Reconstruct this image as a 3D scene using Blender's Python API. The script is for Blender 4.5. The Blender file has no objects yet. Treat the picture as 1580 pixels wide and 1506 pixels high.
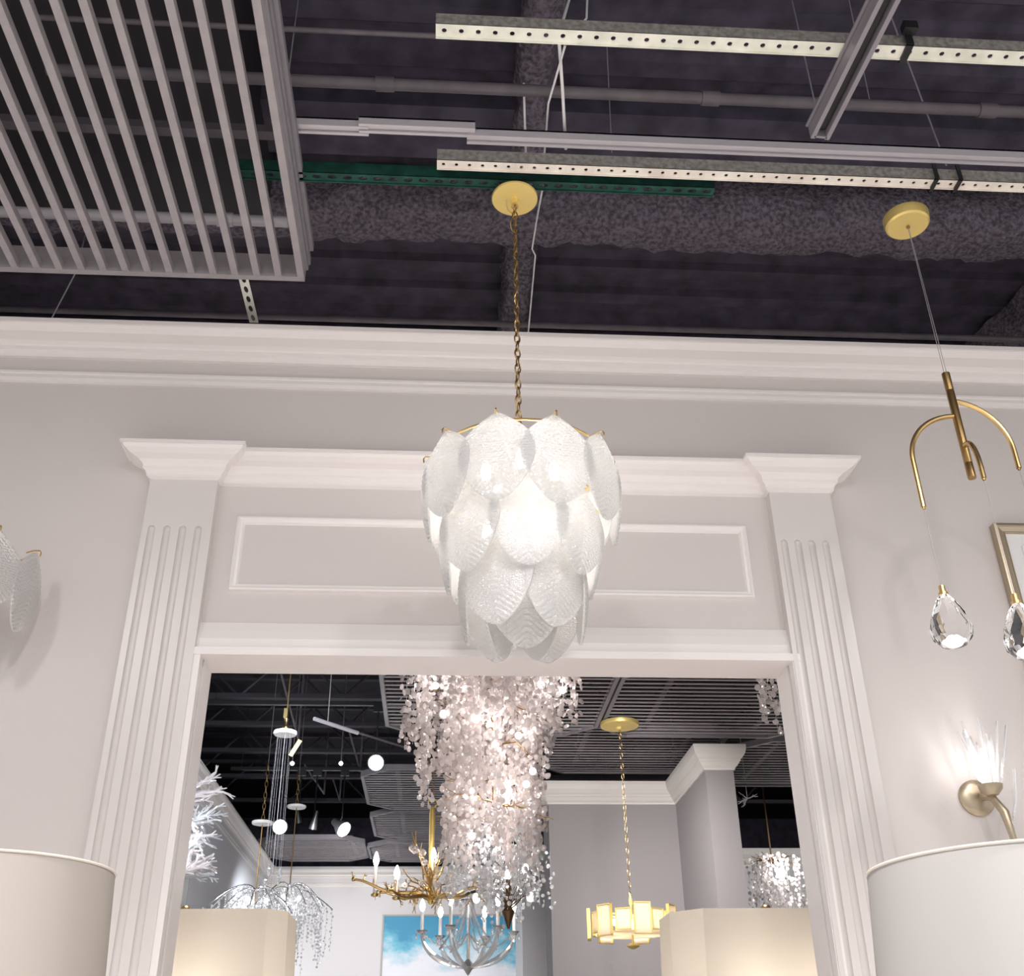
import bpy, math, random
from math import sin, cos, pi, radians, sqrt, atan2
from mathutils import Vector, Matrix, noise
random.seed(7)
S = bpy.context.scene
C = S.collection

# ------------------------------------------------------------------ camera
EZ = 1.25
PITCH, YAW, ROLL, FPX = radians(29.34), radians(4.05), radians(-0.78), 1660.0
fwd = Vector((sin(YAW)*cos(PITCH), cos(YAW)*cos(PITCH), sin(PITCH)))
_r0 = fwd.cross(Vector((0, 0, 1))).normalized()
_u0 = _r0.cross(fwd)
right = cos(ROLL)*_r0 + sin(ROLL)*_u0
up = -sin(ROLL)*_r0 + cos(ROLL)*_u0
cam_d = bpy.data.cameras.new('camera')
cam = bpy.data.objects.new('camera', cam_d)
C.objects.link(cam)
S.camera = cam
cam_d.sensor_width = 36.0
cam_d.sensor_fit = 'HORIZONTAL'
cam_d.lens = FPX/1580*36
cam_d.clip_start = 0.05
m3 = Matrix((right, up, -fwd)).transposed()
cam.matrix_world = Matrix.Translation((0, 0, EZ)) @ m3.to_4x4()

def ray(x, y): return fwd + right*((x-790)/FPX) - up*((y-753)/FPX)
def atY(x, y, Y):
    v = ray(x, y); return v*(Y/v.y) + Vector((0, 0, EZ))
def atZ(x, y, z):
    v = ray(x, y); return v*((z-EZ)/v.z) + Vector((0, 0, EZ))
def atX(x, y, X):
    v = ray(x, y); return v*(X/v.x) + Vector((0, 0, EZ))

# ------------------------------------------------------------------ world, exposure
w = bpy.data.worlds.new('world'); S.world = w; w.use_nodes = True
w.node_tree.nodes['Background'].inputs[0].default_value = (1.0, 0.965, 0.955, 1)
w.node_tree.nodes['Background'].inputs[1].default_value = 0.85
S.view_settings.view_transform = 'Standard'
S.view_settings.look = 'None'
S.view_settings.exposure = 0.0
S.view_settings.gamma = 1.0

def light(name, kind, loc, energy, color=(1, 1, 1), target=None, size=0.3, angle=80, blend=0.6):
    d = bpy.data.lights.new(name, kind); d.energy = energy; d.color = color
    if kind == 'AREA': d.shape = 'DISK'; d.size = size
    elif kind == 'SPOT': d.spot_size = radians(angle); d.spot_blend = blend; d.shadow_soft_size = size
    else: d.shadow_soft_size = size
    o = bpy.data.objects.new(name, d); C.objects.link(o); o.location = loc
    if target is not None:
        o.rotation_euler = (Vector(target)-Vector(loc)).to_track_quat('-Z', 'Y').to_euler()
    return o
WARM, NEUT, COOL = (1, .9, .8), (1, .96, .94), (.82, .89, 1)
# unseen spots added over the camera, aimed at the wall and the display below
for x, tx in ((-1.9, -1.9), (-.5, -.5), (.9, .9), (2.4, 2.3)):
    light('front_fill_spot', 'SPOT', (x, .2, 3.7), 78, NEUT, (tx, 3.2, 1.45), .12, 76, 1)
for x in (-1.6, .2, 2.0):
    light('floor_bounce_fill', 'SPOT', (x, .9, 3.7), 430, NEUT, (x, 1.5, 0), .1, 90, .8)  # unseen, added so that floor bounce brightens the mouldings from below
# spots of the back room
for (x, y, tx, ty, tz, e, c) in ((-1.1, 9.9, -.8, 13.8, 2.0, 480, NEUT), (-.9, 11.4, -2.05, 12.4, 2.4, 230, COOL),
                                 (-.7, 5.8, -2.0, 9.4, 2.7, 300, COOL), (1.3, 6.4, 1.5, 9.8, 2.2, 290, NEUT),
                                 (.6, 8.0, 2.16, 9.2, 2.4, 100, NEUT), (3.4, 9.5, 4.0, 12.8, 2.5, 240, NEUT),
                                 (1.2, 4.4, .8, 5.0, 0, 260, NEUT), (-.8, 4.4, -.8, 5.0, 0, 260, NEUT), (0, 9, 0, 10, 0, 200, NEUT)):
    light('back_room_spot', 'SPOT', (x, y, 3.35), e, c, (tx, ty, tz), .1, 78, 1)

# ------------------------------------------------------------------ materials
MATS = {}
def mat(name, col, rough=.6, metal=0., emit=None, estr=0., bump=0., bscale=40., spec=.5, var=0., coat=0.):
    m = bpy.data.materials.new(name); m.use_nodes = True
    nt = m.node_tree; b = nt.nodes['Principled BSDF']
    b.inputs['Base Color'].default_value = (*col, 1)
    b.inputs['Roughness'].default_value = rough
    b.inputs['Metallic'].default_value = metal
    b.inputs['Specular IOR Level'].default_value = spec
    b.inputs['Coat Weight'].default_value = coat
    if emit:
        b.inputs['Emission Color'].default_value = (*emit, 1)
        b.inputs['Emission Strength'].default_value = estr
    if bump or var:
        tc = nt.nodes.new('ShaderNodeTexCoord')
        n = nt.nodes.new('ShaderNodeTexNoise'); n.inputs['Scale'].default_value = bscale
        n.inputs['Detail'].default_value = 4
        nt.links.new(tc.outputs['Object'], n.inputs['Vector'])
        if bump:
            bp = nt.nodes.new('ShaderNodeBump'); bp.inputs['Strength'].default_value = bump
            bp.inputs['Distance'].default_value = .02
            nt.links.new(n.outputs['Fac'], bp.inputs['Height'])
            nt.links.new(bp.outputs['Normal'], b.inputs['Normal'])
        if var:
            mx = nt.nodes.new('ShaderNodeMixRGB'); mx.blend_type = 'MIX'
            mx.inputs[1].default_value = (*[c*(1-var) for c in col], 1)
            mx.inputs[2].default_value = (*[min(1, c*(1+var)) for c in col], 1)
            rp = nt.nodes.new('ShaderNodeMapRange'); rp.inputs[1].default_value = .35; rp.inputs[2].default_value = .65
            nt.links.new(n.outputs['Fac'], rp.inputs[0]); nt.links.new(rp.outputs[0], mx.inputs[0])
            nt.links.new(mx.outputs[0], b.inputs['Base Color'])
    MATS[name] = m
    return m
mat('wall_paint', (.66, .615, .60), .75, bump=.03, bscale=120)
mat('trim_paint', (.84, .80, .79), .38, bump=.01, bscale=60)
mat('back_wall_paint', (.70, .69, .70), .7, bump=.03, bscale=120)
mat('grey_paint', (.34, .32, .325), .7, bump=.03, bscale=120)
mat('crown_back', (.80, .77, .74), .5, bump=.01)
mat('floor_stone', (.72, .68, .65), .25, var=.06, bscale=3)
mat('deck', (.052, .044, .070), .75, bump=.35, bscale=9, var=.35)
mat('deck_shaded', (.014, .011, .017), .7, bump=.2, bscale=9, var=.3)  # darker copy of the deck, dimness of the back room put into the colour
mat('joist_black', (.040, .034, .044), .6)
mat('web_grey', (.26, .25, .23), .7, bump=.2, bscale=60, var=.3)
mat('gap_shade_black', (.018, .015, .02), .6)
mat('fireproofing', (.138, .120, .152), .9, bump=1.0, bscale=55, var=.5)
mat('brass', (.78, .56, .25), .28, metal=1.)
mat('brass_dark', (.42, .28, .12), .35, metal=1.)
mat('gold_satin', (.92, .72, .26), .42, metal=.55, bump=.02, bscale=90)
mat('chrome', (.75, .75, .76), .15, metal=1.)
mat('zinc', (.92, .94, .80), .5, metal=.0, var=.12, bscale=14)
mat('zinc_pink', (.95, .86, .77), .5, metal=.0, var=.12, bscale=9)
mat('green_steel', (.010, .075, .055), .5, metal=.2, var=.3, bscale=20)
mat('grey_slat', (.40, .37, .385), .5, var=.06, bscale=20)
mat('dark_slat', (.10, .09, .105), .6)
mat('panel_frame', (.26, .245, .27), .5)
mat('pipe_dark', (.13, .115, .13), .5, var=.15, bscale=10)
mat('rail_grey', (.62, .59, .63), .4, metal=.1)
mat('pilaster_paint', (.69, .65, .635), .32, bump=.01, bscale=60)
mat('track_grey', (.32, .30, .33), .4, metal=.2)
mat('black_plastic', (.012, .012, .014), .4)
mat('wire_white', (.88, .88, .90), .4)
mat('steel_cable', (.45, .44, .46), .4, metal=.3)
mat('bulb_lit', (1, 1, 1), .3, emit=(1, .97, .93), estr=9)
mat('bulb_soft', (1, 1, 1), .3, emit=(1, .95, .88), estr=3.0)
mat('bulb_off', (.9, .9, .9), .2)
mat('candle', (.85, .83, .80), .4)
mat('bronze', (.16, .10, .055), .35, metal=.8)
mat('frame_gold', (.50, .42, .31), .35, metal=.7)
mat('mat_board', (.80, .80, .79), .8)
mat('ink', (.02, .02, .025), .6)
mat('trim_grey', (.35, .32, .30), .5)
mat('art_black', (.03, .03, .035), .4)

def glassy(name, col, transp=.25, diff=.35, transl=.3, gloss=.25, rough=.15, bump=0., bscale=60, glow=0.):
    m = bpy.data.materials.new(name); m.use_nodes = True
    nt = m.node_tree; nt.nodes.clear(); N = nt.nodes.new; L = nt.links.new
    out = N('ShaderNodeOutputMaterial')
    d = N('ShaderNodeBsdfDiffuse'); t = N('ShaderNodeBsdfTranslucent'); g = N('ShaderNodeBsdfGlossy'); tr = N('ShaderNodeBsdfTransparent')
    for q in (d, t): q.inputs[0].default_value = (*col, 1)
    g.inputs[0].default_value = (1, 1, 1, 1); g.inputs['Roughness'].default_value = rough
    tr.inputs[0].default_value = (.97, .97, .97, 1)
    def mx(a, b, f):
        k = N('ShaderNodeMixShader'); k.inputs[0].default_value = f; L(a, k.inputs[1]); L(b, k.inputs[2]); return k.outputs[0]
    a = mx(d.outputs[0], t.outputs[0], transl/max(1e-4, diff+transl))
    a = mx(a, g.outputs[0], gloss/max(1e-4, gloss+diff+transl))
    a = mx(a, tr.outputs[0], transp)
    L(a, out.inputs[0])
    if bump:
        tc = N('ShaderNodeTexCoord'); n = N('ShaderNodeTexVoronoi'); n.inputs['Scale'].default_value = bscale
        b = N('ShaderNodeBump'); b.inputs['Strength'].default_value = bump; b.inputs['Distance'].default_value = .004
        L(tc.outputs['Object'], n.inputs['Vector']); L(n.outputs['Distance'], b.inputs['Height'])
        for q in (d, t, g): L(b.outputs[0], q.inputs['Normal'])
    MATS[name] = m
    return m
glassy('leaf_glass', (.97, .97, .97), transp=.30, diff=.38, transl=.38, gloss=.34, rough=.16, bump=.7, bscale=240)
glassy('petal_glass', (.95, .90, .89), transp=.16, diff=.38, transl=.42, gloss=.20, rough=.12)
glassy('drop_glass', (.92, .95, .97), transp=.42, diff=.12, transl=.2, gloss=.55, rough=.05)
glassy('haze_glass', (.95, .97, .99), transp=.35, diff=.35, transl=.25, gloss=.4, rough=.08)
glassy('rod_glass', (.95, .97, 1), transp=.35, diff=.1, transl=.2, gloss=.6, rough=.05)
glassy('alabaster', (.95, .88, .76), transp=.0, diff=.35, transl=.6, gloss=.05, rough=.3)
glassy('shade_fabric', (.86, .82, .76), transp=.0, diff=.55, transl=.45, gloss=.0)
glassy('drum_beige', (.53, .49, .45), transp=.0, diff=.6, transl=.4, gloss=.0)
glassy('shade_white', (.56, .545, .535), transp=.0, diff=.7, transl=.3, gloss=.0)
def real_glass():
    m = mat('crystal', (1, 1, 1), 0.0)
    b = m.node_tree.nodes['Principled BSDF']
    b.inputs['Transmission Weight'].default_value = 1; b.inputs['IOR'].default_value = 1.52
real_glass()

def sky_painting():
    m = bpy.data.materials.new('sky_canvas'); m.use_nodes = True; nt = m.node_tree; b = nt.nodes['Principled BSDF']
    N = nt.nodes.new; L = nt.links.new
    tc = N('ShaderNodeTexCoord'); mp = N('ShaderNodeMapping'); mp.inputs['Scale'].default_value = (1.0, 1, 1.5)
    n = N('ShaderNodeTexNoise'); n.inputs['Scale'].default_value = 2.2; n.inputs['Detail'].default_value = 7; n.inputs['Roughness'].default_value = .6
    L(tc.outputs['Object'], mp.inputs[0]); L(mp.outputs[0], n.inputs['Vector'])
    sp = N('ShaderNodeSeparateXYZ'); L(tc.outputs['Object'], sp.inputs[0])
    mr = N('ShaderNodeMapRange'); mr.inputs[1].default_value = 1.0; mr.inputs[2].default_value = .35
    mr.inputs[3].default_value = -.28; mr.inputs[4].default_value = .30
    L(sp.outputs['Z'], mr.inputs[0])
    ad = N('ShaderNodeMath'); ad.operation = 'ADD'; L(n.outputs['Fac'], ad.inputs[0]); L(mr.outputs[0], ad.inputs[1])
    r = N('ShaderNodeValToRGB'); e = r.color_ramp.elements
    e[0].position = .36; e[0].color = (.045, .30, .50, 1); e[1].position = .72; e[1].color = (.78, .80, .86, 1)
    k = e.new(.5); k.color = (.16, .50, .66, 1); k = e.new(.6); k.color = (.50, .68, .78, 1)
    L(ad.outputs[0], r.inputs[0]); L(r.outputs[0], b.inputs['Base Color']); b.inputs['Roughness'].default_value = .6
    MATS['sky_canvas'] = m
sky_painting()

# ------------------------------------------------------------------ mesh builder
class MB:
    def __init__(s): s.v = []; s.f = []; s.sm = []
    def add(s, vs, fs, smooth=False):
        o = len(s.v); s.v += [tuple(p) for p in vs]
        for q in fs: s.f.append(tuple(i+o for i in q)); s.sm.append(smooth)
    def box(s, x0, x1, y0, y1, z0, z1):
        s.add([(x0, y0, z0), (x1, y0, z0), (x1, y1, z0), (x0, y1, z0), (x0, y0, z1), (x1, y0, z1), (x1, y1, z1), (x0, y1, z1)],
              [(0, 3, 2, 1), (4, 5, 6, 7), (0, 1, 5, 4), (1, 2, 6, 5), (2, 3, 7, 6), (3, 0, 4, 7)])
        return s
    def tube(s, pts, r, n=8, cap=True, closed=False):
        pts = [Vector(p) for p in pts]; k = len(pts)
        rs = r if isinstance(r, (list, tuple)) else [r]*k
        t0 = (pts[1]-pts[0]).normalized()
        a = t0.cross(Vector((0, 0, 1)))
        if a.length < .05: a = t0.cross(Vector((0, 1, 0)))
        a.normalize(); vs = []
        for i, p in enumerate(pts):
            if closed: t = pts[(i+1) % k]-pts[i-1]
            else: t = pts[min(i+1, k-1)]-pts[max(i-1, 0)]
            t.normalize(); a = (a-t*a.dot(t)).normalized(); b = t.cross(a)
            for j in range(n):
                q = 2*pi*j/n; vs.append(p+(a*cos(q)+b*sin(q))*rs[i])
        fs = []
        for i in range(k if closed else k-1):
            i2 = (i+1) % k
            for j in range(n): fs.append((i*n+j, i*n+(j+1) % n, i2*n+(j+1) % n, i2*n+j))
        s.add(vs, fs, True)
        if cap and not closed:
            o = len(s.v)-k*n
            s.f.append(tuple(o+j for j in reversed(range(n)))); s.sm.append(False)
            s.f.append(tuple(o+(k-1)*n+j for j in range(n))); s.sm.append(False)
        return s
    def lathe(s, prof, n=32, c=(0, 0, 0), axis=None, sx=1, sy=1):
        # prof: list of (r, z)
        M = Matrix.Identity(3) if axis is None else Vector(axis).normalized().to_track_quat('Z', 'Y').to_matrix()
        c = Vector(c); vs = []; fs = []
        for (r, z) in prof:
            for j in range(n):
                q = 2*pi*j/n; vs.append(c+M @ Vector((r*cos(q)*sx, r*sin(q)*sy, z)))
        for i in range(len(prof)-1):
            for j in range(n): fs.append((i*n+j, i*n+(j+1) % n, (i+1)*n+(j+1) % n, (i+1)*n+j))
        if prof[0][0] > 1e-6: fs.append(tuple(reversed(range(n))))
        if prof[-1][0] > 1e-6: fs.append(tuple((len(prof)-1)*n+j for j in range(n)))
        s.add(vs, fs, True); return s
    def sphere(s, c, r, n=12, m=8, sz=1):
        return s.lathe([(r*sin(pi*i/m)+1e-5, -r*sz*cos(pi*i/m)) for i in range(m+1)], n, c)
    def prism(s, poly, z0, z1):
        n = len(poly)
        s.add([(x, y, z0) for x, y in poly]+[(x, y, z1) for x, y in poly],
              [tuple(reversed(range(n))), tuple(range(n, 2*n))]+[(i, (i+1) % n, n+(i+1) % n, n+i) for i in range(n)]); return s
    def sweep(s, path, prof, side=1, smooth=False, closed=False):
        P = [Vector(p) for p in path]; k = len(P); vs = []
        for i in range(k):
            ns = []
            if i > 0 or closed:
                d = (P[i]-P[i-1]).normalized(); ns.append(Vector((-d.y, d.x))*side)
            if i < k-1 or closed:
                d = (P[(i+1) % k]-P[i]).normalized(); ns.append(Vector((-d.y, d.x))*side)
            n = ns[0] if len(ns) == 1 else (ns[0]+ns[1])/(1+ns[0].dot(ns[1]))
            for (o, z) in prof: vs.append((P[i].x+n.x*o, P[i].y+n.y*o, z))
        m = len(prof); fs = []
        for i in range(k if closed else k-1):
            i2 = (i+1) % k
            for j in range(m): 
                j2 = (j+1) % m
                fs.append((i*m+j, i2*m+j, i2*m+j2, i*m+j2))
        if not closed:
            fs.append(tuple(range(m))); fs.append(tuple((k-1)*m+j for j in reversed(range(m))))
        s.add(vs, fs, smooth); return s
    def mesh(s, name, material, fix=True, sharp=35):
        me = bpy.data.meshes.new(name); me.from_pydata(s.v, [], s.f)
        me.polygons.foreach_set('use_smooth', s.sm)
        me.materials.append(MATS[material]); me.update()
        if any(s.sm): me.set_sharp_from_angle(angle=radians(sharp))
        if fix:
            import bmesh
            b = bmesh.new(); b.from_mesh(me); bmesh.ops.recalc_face_normals(b, faces=b.faces); b.to_mesh(me); b.free()
        return me
    def build(s, name, material, parent=None, loc=None, rot=None, **k):
        o = bpy.data.objects.new(name, s.mesh(name, material, **k)); C.objects.link(o)
        if parent is not None: o.parent = parent
        if loc is not None: o.location = loc
        if rot is not None: o.rotation_euler = rot
        return o

def tag(o, label, cat, group=None, kind=None):
    o['label'] = label; o['category'] = cat
    if group: o['group'] = group
    if kind: o['kind'] = kind
    return o
def thing(name, label, cat, loc=(0, 0, 0), group=None, rz=0):
    o = bpy.data.objects.new(name, None); C.objects.link(o); o.location = loc; o.rotation_euler = (0, 0, rz)
    o.empty_display_size = .05
    return tag(o, label, cat, group)
def inst(me, name, parent=None, loc=(0, 0, 0), rot=(0, 0, 0), scale=(1, 1, 1)):
    o = bpy.data.objects.new(name, me); C.objects.link(o); o.parent = parent
    o.location = loc; o.rotation_euler = rot; o.scale = scale
    return o
def struct(name, mb, m, **k):
    o = mb.build(name, m, **k); o['kind'] = 'structure'; return o

# ================================================================== THE SETTING
WY = 3.24            # face of the wall with the opening
OX0, OX1, OZ = -.742, 1.115, 2.447
ZT = 3.716
b = MB()
b.box(-4.5, OX0-.03, WY, 3.37, 0, ZT-.02); b.box(OX1+.03, 5.2, WY, 3.37, 0, ZT-.02); b.box(OX0-.03, OX1+.03, WY, 3.37, OZ+.02, ZT-.02)
struct('wall_front', b, 'wall_paint')
struct('floor', MB().box(-6, 7, -4, 16, -.1, 0), 'floor_stone')

# ceiling: ribbed steel deck, ribs across the room
b = MB(); DZ = 4.75; y = -1.2; vs = []; rib = []
while y < 16:
    rib += [(y, DZ), (y+.075, DZ), (y+.10, DZ+.028), (y+.175, DZ+.028), (y+.20, DZ)]; y += .20
n = len(rib)
b.add([(-6, a, z) for a, z in rib]+[(7, a, z) for a, z in rib], [(i, i+1, n+i+1, n+i) for i in range(n-1)])
b.box(-6, 7, -1.2, 16.1, DZ+.07, DZ+.15)
struct('ceiling', b, 'deck')
b = MB(); b.box(-6, 7, 4.85, 16, DZ-.012, DZ-.002)  # dark sheet under the deck, stands in for shade over the back room
struct('ceiling_back_shade', b, 'deck_shaded')

def zp(x, y, Y): return atY(x, y, Y).z
CROWN = [(0, 3.70)]
for o_, yy in ((.13, 488), (.13, 494), (.118, 496), (.112, 502), (.098, 509), (.075, 516), (.052, 523), (.038, 529), (.033, 532), (.033, 537), (.024, 541), (.019, 545), (.017, 548), (.0, 552)):
    CROWN.append((o_, zp(0, yy, WY-o_)))
CROWN[0] = (0, CROWN[1][1])
BEAD = [(0, zp(0, 570, WY)), (.016, zp(0, 570, WY-.016)), (.016, zp(0, 573, WY-.016)), (.010, zp(0, 575, WY-.01)), (.013, zp(0, 580, WY-.013)), (.010, zp(0, 586, WY-.01)), (0, zp(0, 589, WY))]
b = MB(); b.sweep([(-4.5, WY), (5.2, WY)], CROWN, -1); b.sweep([(-4.5, WY), (5.2, WY)], BEAD, -1)
struct('trim_1', b, 'trim_paint')

# pilasters with flutes
PF = 3.20
LP0, LP1, RP0, RP1 = -.988, -.765, 1.121, 1.338
def pilaster(x0, x1, flutes, fw, ztop, name):
    b = MB(); y0, y1 = PF, WY
    zt = 3.14; zb = 0.0; d = .012
    xs = []
    for fx in flutes: xs += [(fx-fw/2, fx+fw/2)]
    # upper blank part with cut for rounded flute heads: build columns
    edges = [x0]+[e for p in xs for e in p]+[x1]
    for i in range(0, len(edges), 2):   # flats between flutes
        b.add([(edges[i], y0, zb), (edges[i+1], y0, zb), (edges[i+1], y0, ztop), (edges[i], y0, ztop)], [(0, 1, 2, 3)])
    for (a, c) in xs:
        cx, r = (a+c)/2, fw/2; K = 8
        arc = [(cx+r*cos(pi-pi*j/K), ztop-r+r*sin(pi-pi*j/K)) for j in range(K+1)]
        # fill above arc
        vs = [(px, y0, pz) for px, pz in arc]+[(px, y0, ztop) for px, pz in arc]
        b.add(vs, [(j, j+1, K+1+j+1, K+1+j) for j in range(K)])
        prof = [(cx+r*cos(pi-pi*j/K), y0+d*sin(pi*j/K)) for j in range(K+1)]
        vs = [(px, py, zb) for px, py in prof]+[(px, py, ztop-r) for px, py in prof]
        b.add(vs, [(j, j+1, K+1+j+1, K+1+j) for j in range(K)], True)
        # quarter-sphere head
        R = 4; vs = []; fs = []
        for i in range(R+1):
            th = (pi/2)*i/R
            for j in range(K+1):
                ph = pi-pi*j/K
                vs.append((cx+r*cos(ph)*1.0, y0+d*sin(ph)*cos(th), ztop-r+r*sin(ph)*sin(th)))
        for i in range(R):
            for j in range(K): fs.append((i*(K+1)+j, i*(K+1)+j+1, (i+1)*(K+1)+j+1, (i+1)*(K+1)+j))
        b.add(vs, fs, True)
    b.add([(x0, y0, ztop), (x1, y0, ztop), (x1, y0, zt), (x0, y0, zt)], [(0, 1, 2, 3)])
    for xx in (x0, x1): b.add([(xx, y0, zb), (xx, y1, zb), (xx, y1, zt), (xx, y0, zt)], [(0, 1, 2, 3)])
    return struct(name, b, 'pilaster_paint', fix=False)
pilaster(LP0, LP1, [-.988+.031+.050*i for i in range(4)], .024, 2.885, 'trim_2')
pilaster(RP0, RP1, [1.121+.027+.0475*i for i in range(4)], .024, 2.875, 'trim_3')

# capped header cornice, mitred round both pilasters
CAP = []
for o_, yy in ((.094, 678), (.094, 682), (.086, 684), (.080, 690), (.062, 699), (.040, 708), (.028, 715), (.025, 719), (.025, 722), (.016, 727), (.012, 732), (.012, 735), (0, 740)):
    CAP.append((o_, zp(280, yy, PF-o_)))
CAP = [(0, CAP[0][1])]+CAP
path = [(LP0, WY), (LP0, PF), (LP1, PF), (LP1, WY), (RP0, WY), (RP0, PF), (RP1, PF), (RP1, WY)]
struct('trim_4', MB().sweep(path, CAP, -1), 'trim_paint')
# raised panel moulding
tl, br = atY(366, 797, WY), atY(1163, 925, WY)
mo = [(0, 0), (.004, .011), (.010, .013), (.016, .008), (.024, .007), (.030, .0)]
b = MB(); x0, x1, z0, z1 = tl.x, br.x+.006, br.z, tl.z
vs = []
for (cx, cz, sx, sz) in ((x0, z0, 1, 1), (x1, z0, -1, 1), (x1, z1, -1, -1), (x0, z1, 1, -1)):
    for (i_, o_) in mo: vs.append((cx+sx*i_, WY-o_, cz+sz*i_))
m_ = len(mo)
b.add(vs, [(k*m_+j, ((k+1) % 4)*m_+j, ((k+1) % 4)*m_+j+1, k*m_+j+1) for k in range(4) for j in range(m_-1)])
struct('trim_5', b, 'trim_paint')
# architrave roll over the opening
zl, zu = zp(760, 1012, PF), zp(760, 966, WY-.004)
pr = [(0, zu), (.004, zu), (.014, zu-.03), (.022, zu-.06), (.024, zl+.018), (.030, zl+.012), (.040, zl+.010), (.040, zl), (0, zl)]
struct('trim_6', MB().sweep([(LP1, WY), (RP0, WY)], pr, -1), 'trim_paint')
# lining of the opening: soffit and jambs, each jamb with a groove behind the pilaster
b = MB(); b.box(OX0-.03, OX1+.03, PF+.001, 3.375, zl-.004, zl+.02)
struct('trim_7', b, 'trim_paint')
b = MB()
for s_, xe in ((1, OX0), (-1, OX1)):
    xa = xe-s_*.03
    b.box(min(xa, xe-s_*.003), max(xa, xe-s_*.003), PF+.004, WY+.004, 0, zl-.004)
    b.box(min(xa, xe), max(xa, xe), WY+.016, 3.375, 0, zl-.004)
struct('trim_8', b, 'trim_paint')

# outer shell far behind the partitions
b = MB(); b.box(-6, 7, 16, 16.1, 0, 4.8); b.box(-6.1, -6, 3.0, 16, 0, 4.8); b.box(7, 7.1, 3.0, 16, 0, 4.8)
struct('wall_outer', b, 'deck')
# back room shell
BX = -2.07
struct('wall_left', MB().box(BX-.15, BX, 3.39, 13.95, 0, ZT-.01), 'back_wall_paint')
b = MB(); b.box(BX-.15, .95, 13.95, 14.1, 0, ZT-.01); b.box(.95, 2.25, 12.75, 14.1, 0, ZT-.01)
struct('wall_back', b, 'back_wall_paint')
struct('wall_far', MB().box(2.3, 6.5, 12.95, 13.1, 0, ZT-.01), 'back_wall_paint')
GX = 2.16
b = MB(); b.prism([(.99, 9.87), (GX, 9.87), (GX, 8.66), (2.395, 8.66), (2.395, 10.4), (.99, 10.4)], 0, ZT-.01)
struct('wall_grey', b, 'grey_paint')
sh = lambda P, dy=0: [(o_, z) for o_, z in P]
b = MB()
b.sweep([(BX, 3.39), (BX, 13.95), (.95, 13.95), (.95, 12.75), (2.25, 12.75)], [(o_*.95, z) for o_, z in CROWN], -1)
b.sweep([(BX, 3.39), (BX, 13.95), (.95, 13.95), (.95, 12.75), (2.25, 12.75)], BEAD, -1)
struct('trim_9', b, 'crown_back')
z2 = 3.716
GC = [(0, z2), (.10, z2), (.10, z2-.03), (.09, z2-.07), (.07, z2-.10), (.055, z2-.115), (.055, z2-.125), (.045, z2-.135), (.03, z2-.16), (.012, z2-.175), (.012, z2-.19), (0, z2-.19)]
struct('trim_10', MB().sweep([(.99, 10.4), (.99, 9.87), (GX, 9.87), (GX, 8.66), (2.395, 8.66), (2.395, 10.4)], GC, -1), 'crown_back')
struct('trim_11', MB().sweep([(2.3, 12.95), (6.5, 12.95)], GC, -1), 'crown_back')

# ================================================================== CEILING GEAR
def rough_beam(name, label, a, c, hw, hh, seed):
    # sprayed beam between a and c, lumpy rounded section
    a, c = Vector(a), Vector(c); L = (c-a).length; t = (c-a)/L; side = t.cross(Vector((0, 0, 1))).normalized()
    nl = int(L/.035); ns = 22; vs = []; fs = []
    for i in range(nl+1):
        for j in range(ns+1):
            q = -pi*j/ns
            ex = abs(cos(q))**.55*(1 if cos(q) > 0 else -1); ez = -abs(sin(q))**.55
            p = a+t*(L*i/nl)+side*(hw*ex)+Vector((0, 0, hh*ez))
            k = noise.noise(p*9+Vector((seed, 0, 0)))*.028+noise.noise(p*28)*.016
            p += (side*ex+Vector((0, 0, ez)))*k
            vs.append(p)
    for i in range(nl):
        for j in range(ns): fs.append((i*(ns+1)+j, i*(ns+1)+j+1, (i+1)*(ns+1)+j+1, (i+1)*(ns+1)+j))
    b = MB(); b.add(vs, fs, True)
    o = b.build(name, 'fireproofing', fix=False, sharp=80)
    return tag(o, label, 'beam')
rough_beam('roof_beam', 'wide lumpy sprayed roof beam running across just above the white crown wall', (-4.5, 3.52, 4.72), (5.5, 3.50, 4.72), .135, .22, 1)
rough_beam('roof_beam', 'lumpy dark roof beam running away behind the brass chandelier chain', (.285, .4, 4.74), (.40, 12, 4.74), .07, .20, 5)
rough_beam('roof_beam', 'lumpy dark roof beam at the right edge above the crown moulding', (3.15, 3.4, 4.74), (2.75, 5.2, 4.74), .13, .26, 9)
# dark ducts / flat bands
for (y0, y1, z0) in ((2.95, 3.22, 4.62), (1.55, 1.95, 4.66), (4.5, 4.72, 4.58)):
    tag(MB().box(-5, 6, y0, y1, z0, 4.745).build('roof_joist', 'deck'), {2.95: 'flat dark joist beside the lumpy cross beam', 1.55: 'flat dark joist at the top of the picture', 4.5: 'flat dark joist just over the wall crown'}[y0], 'joist')

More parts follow.
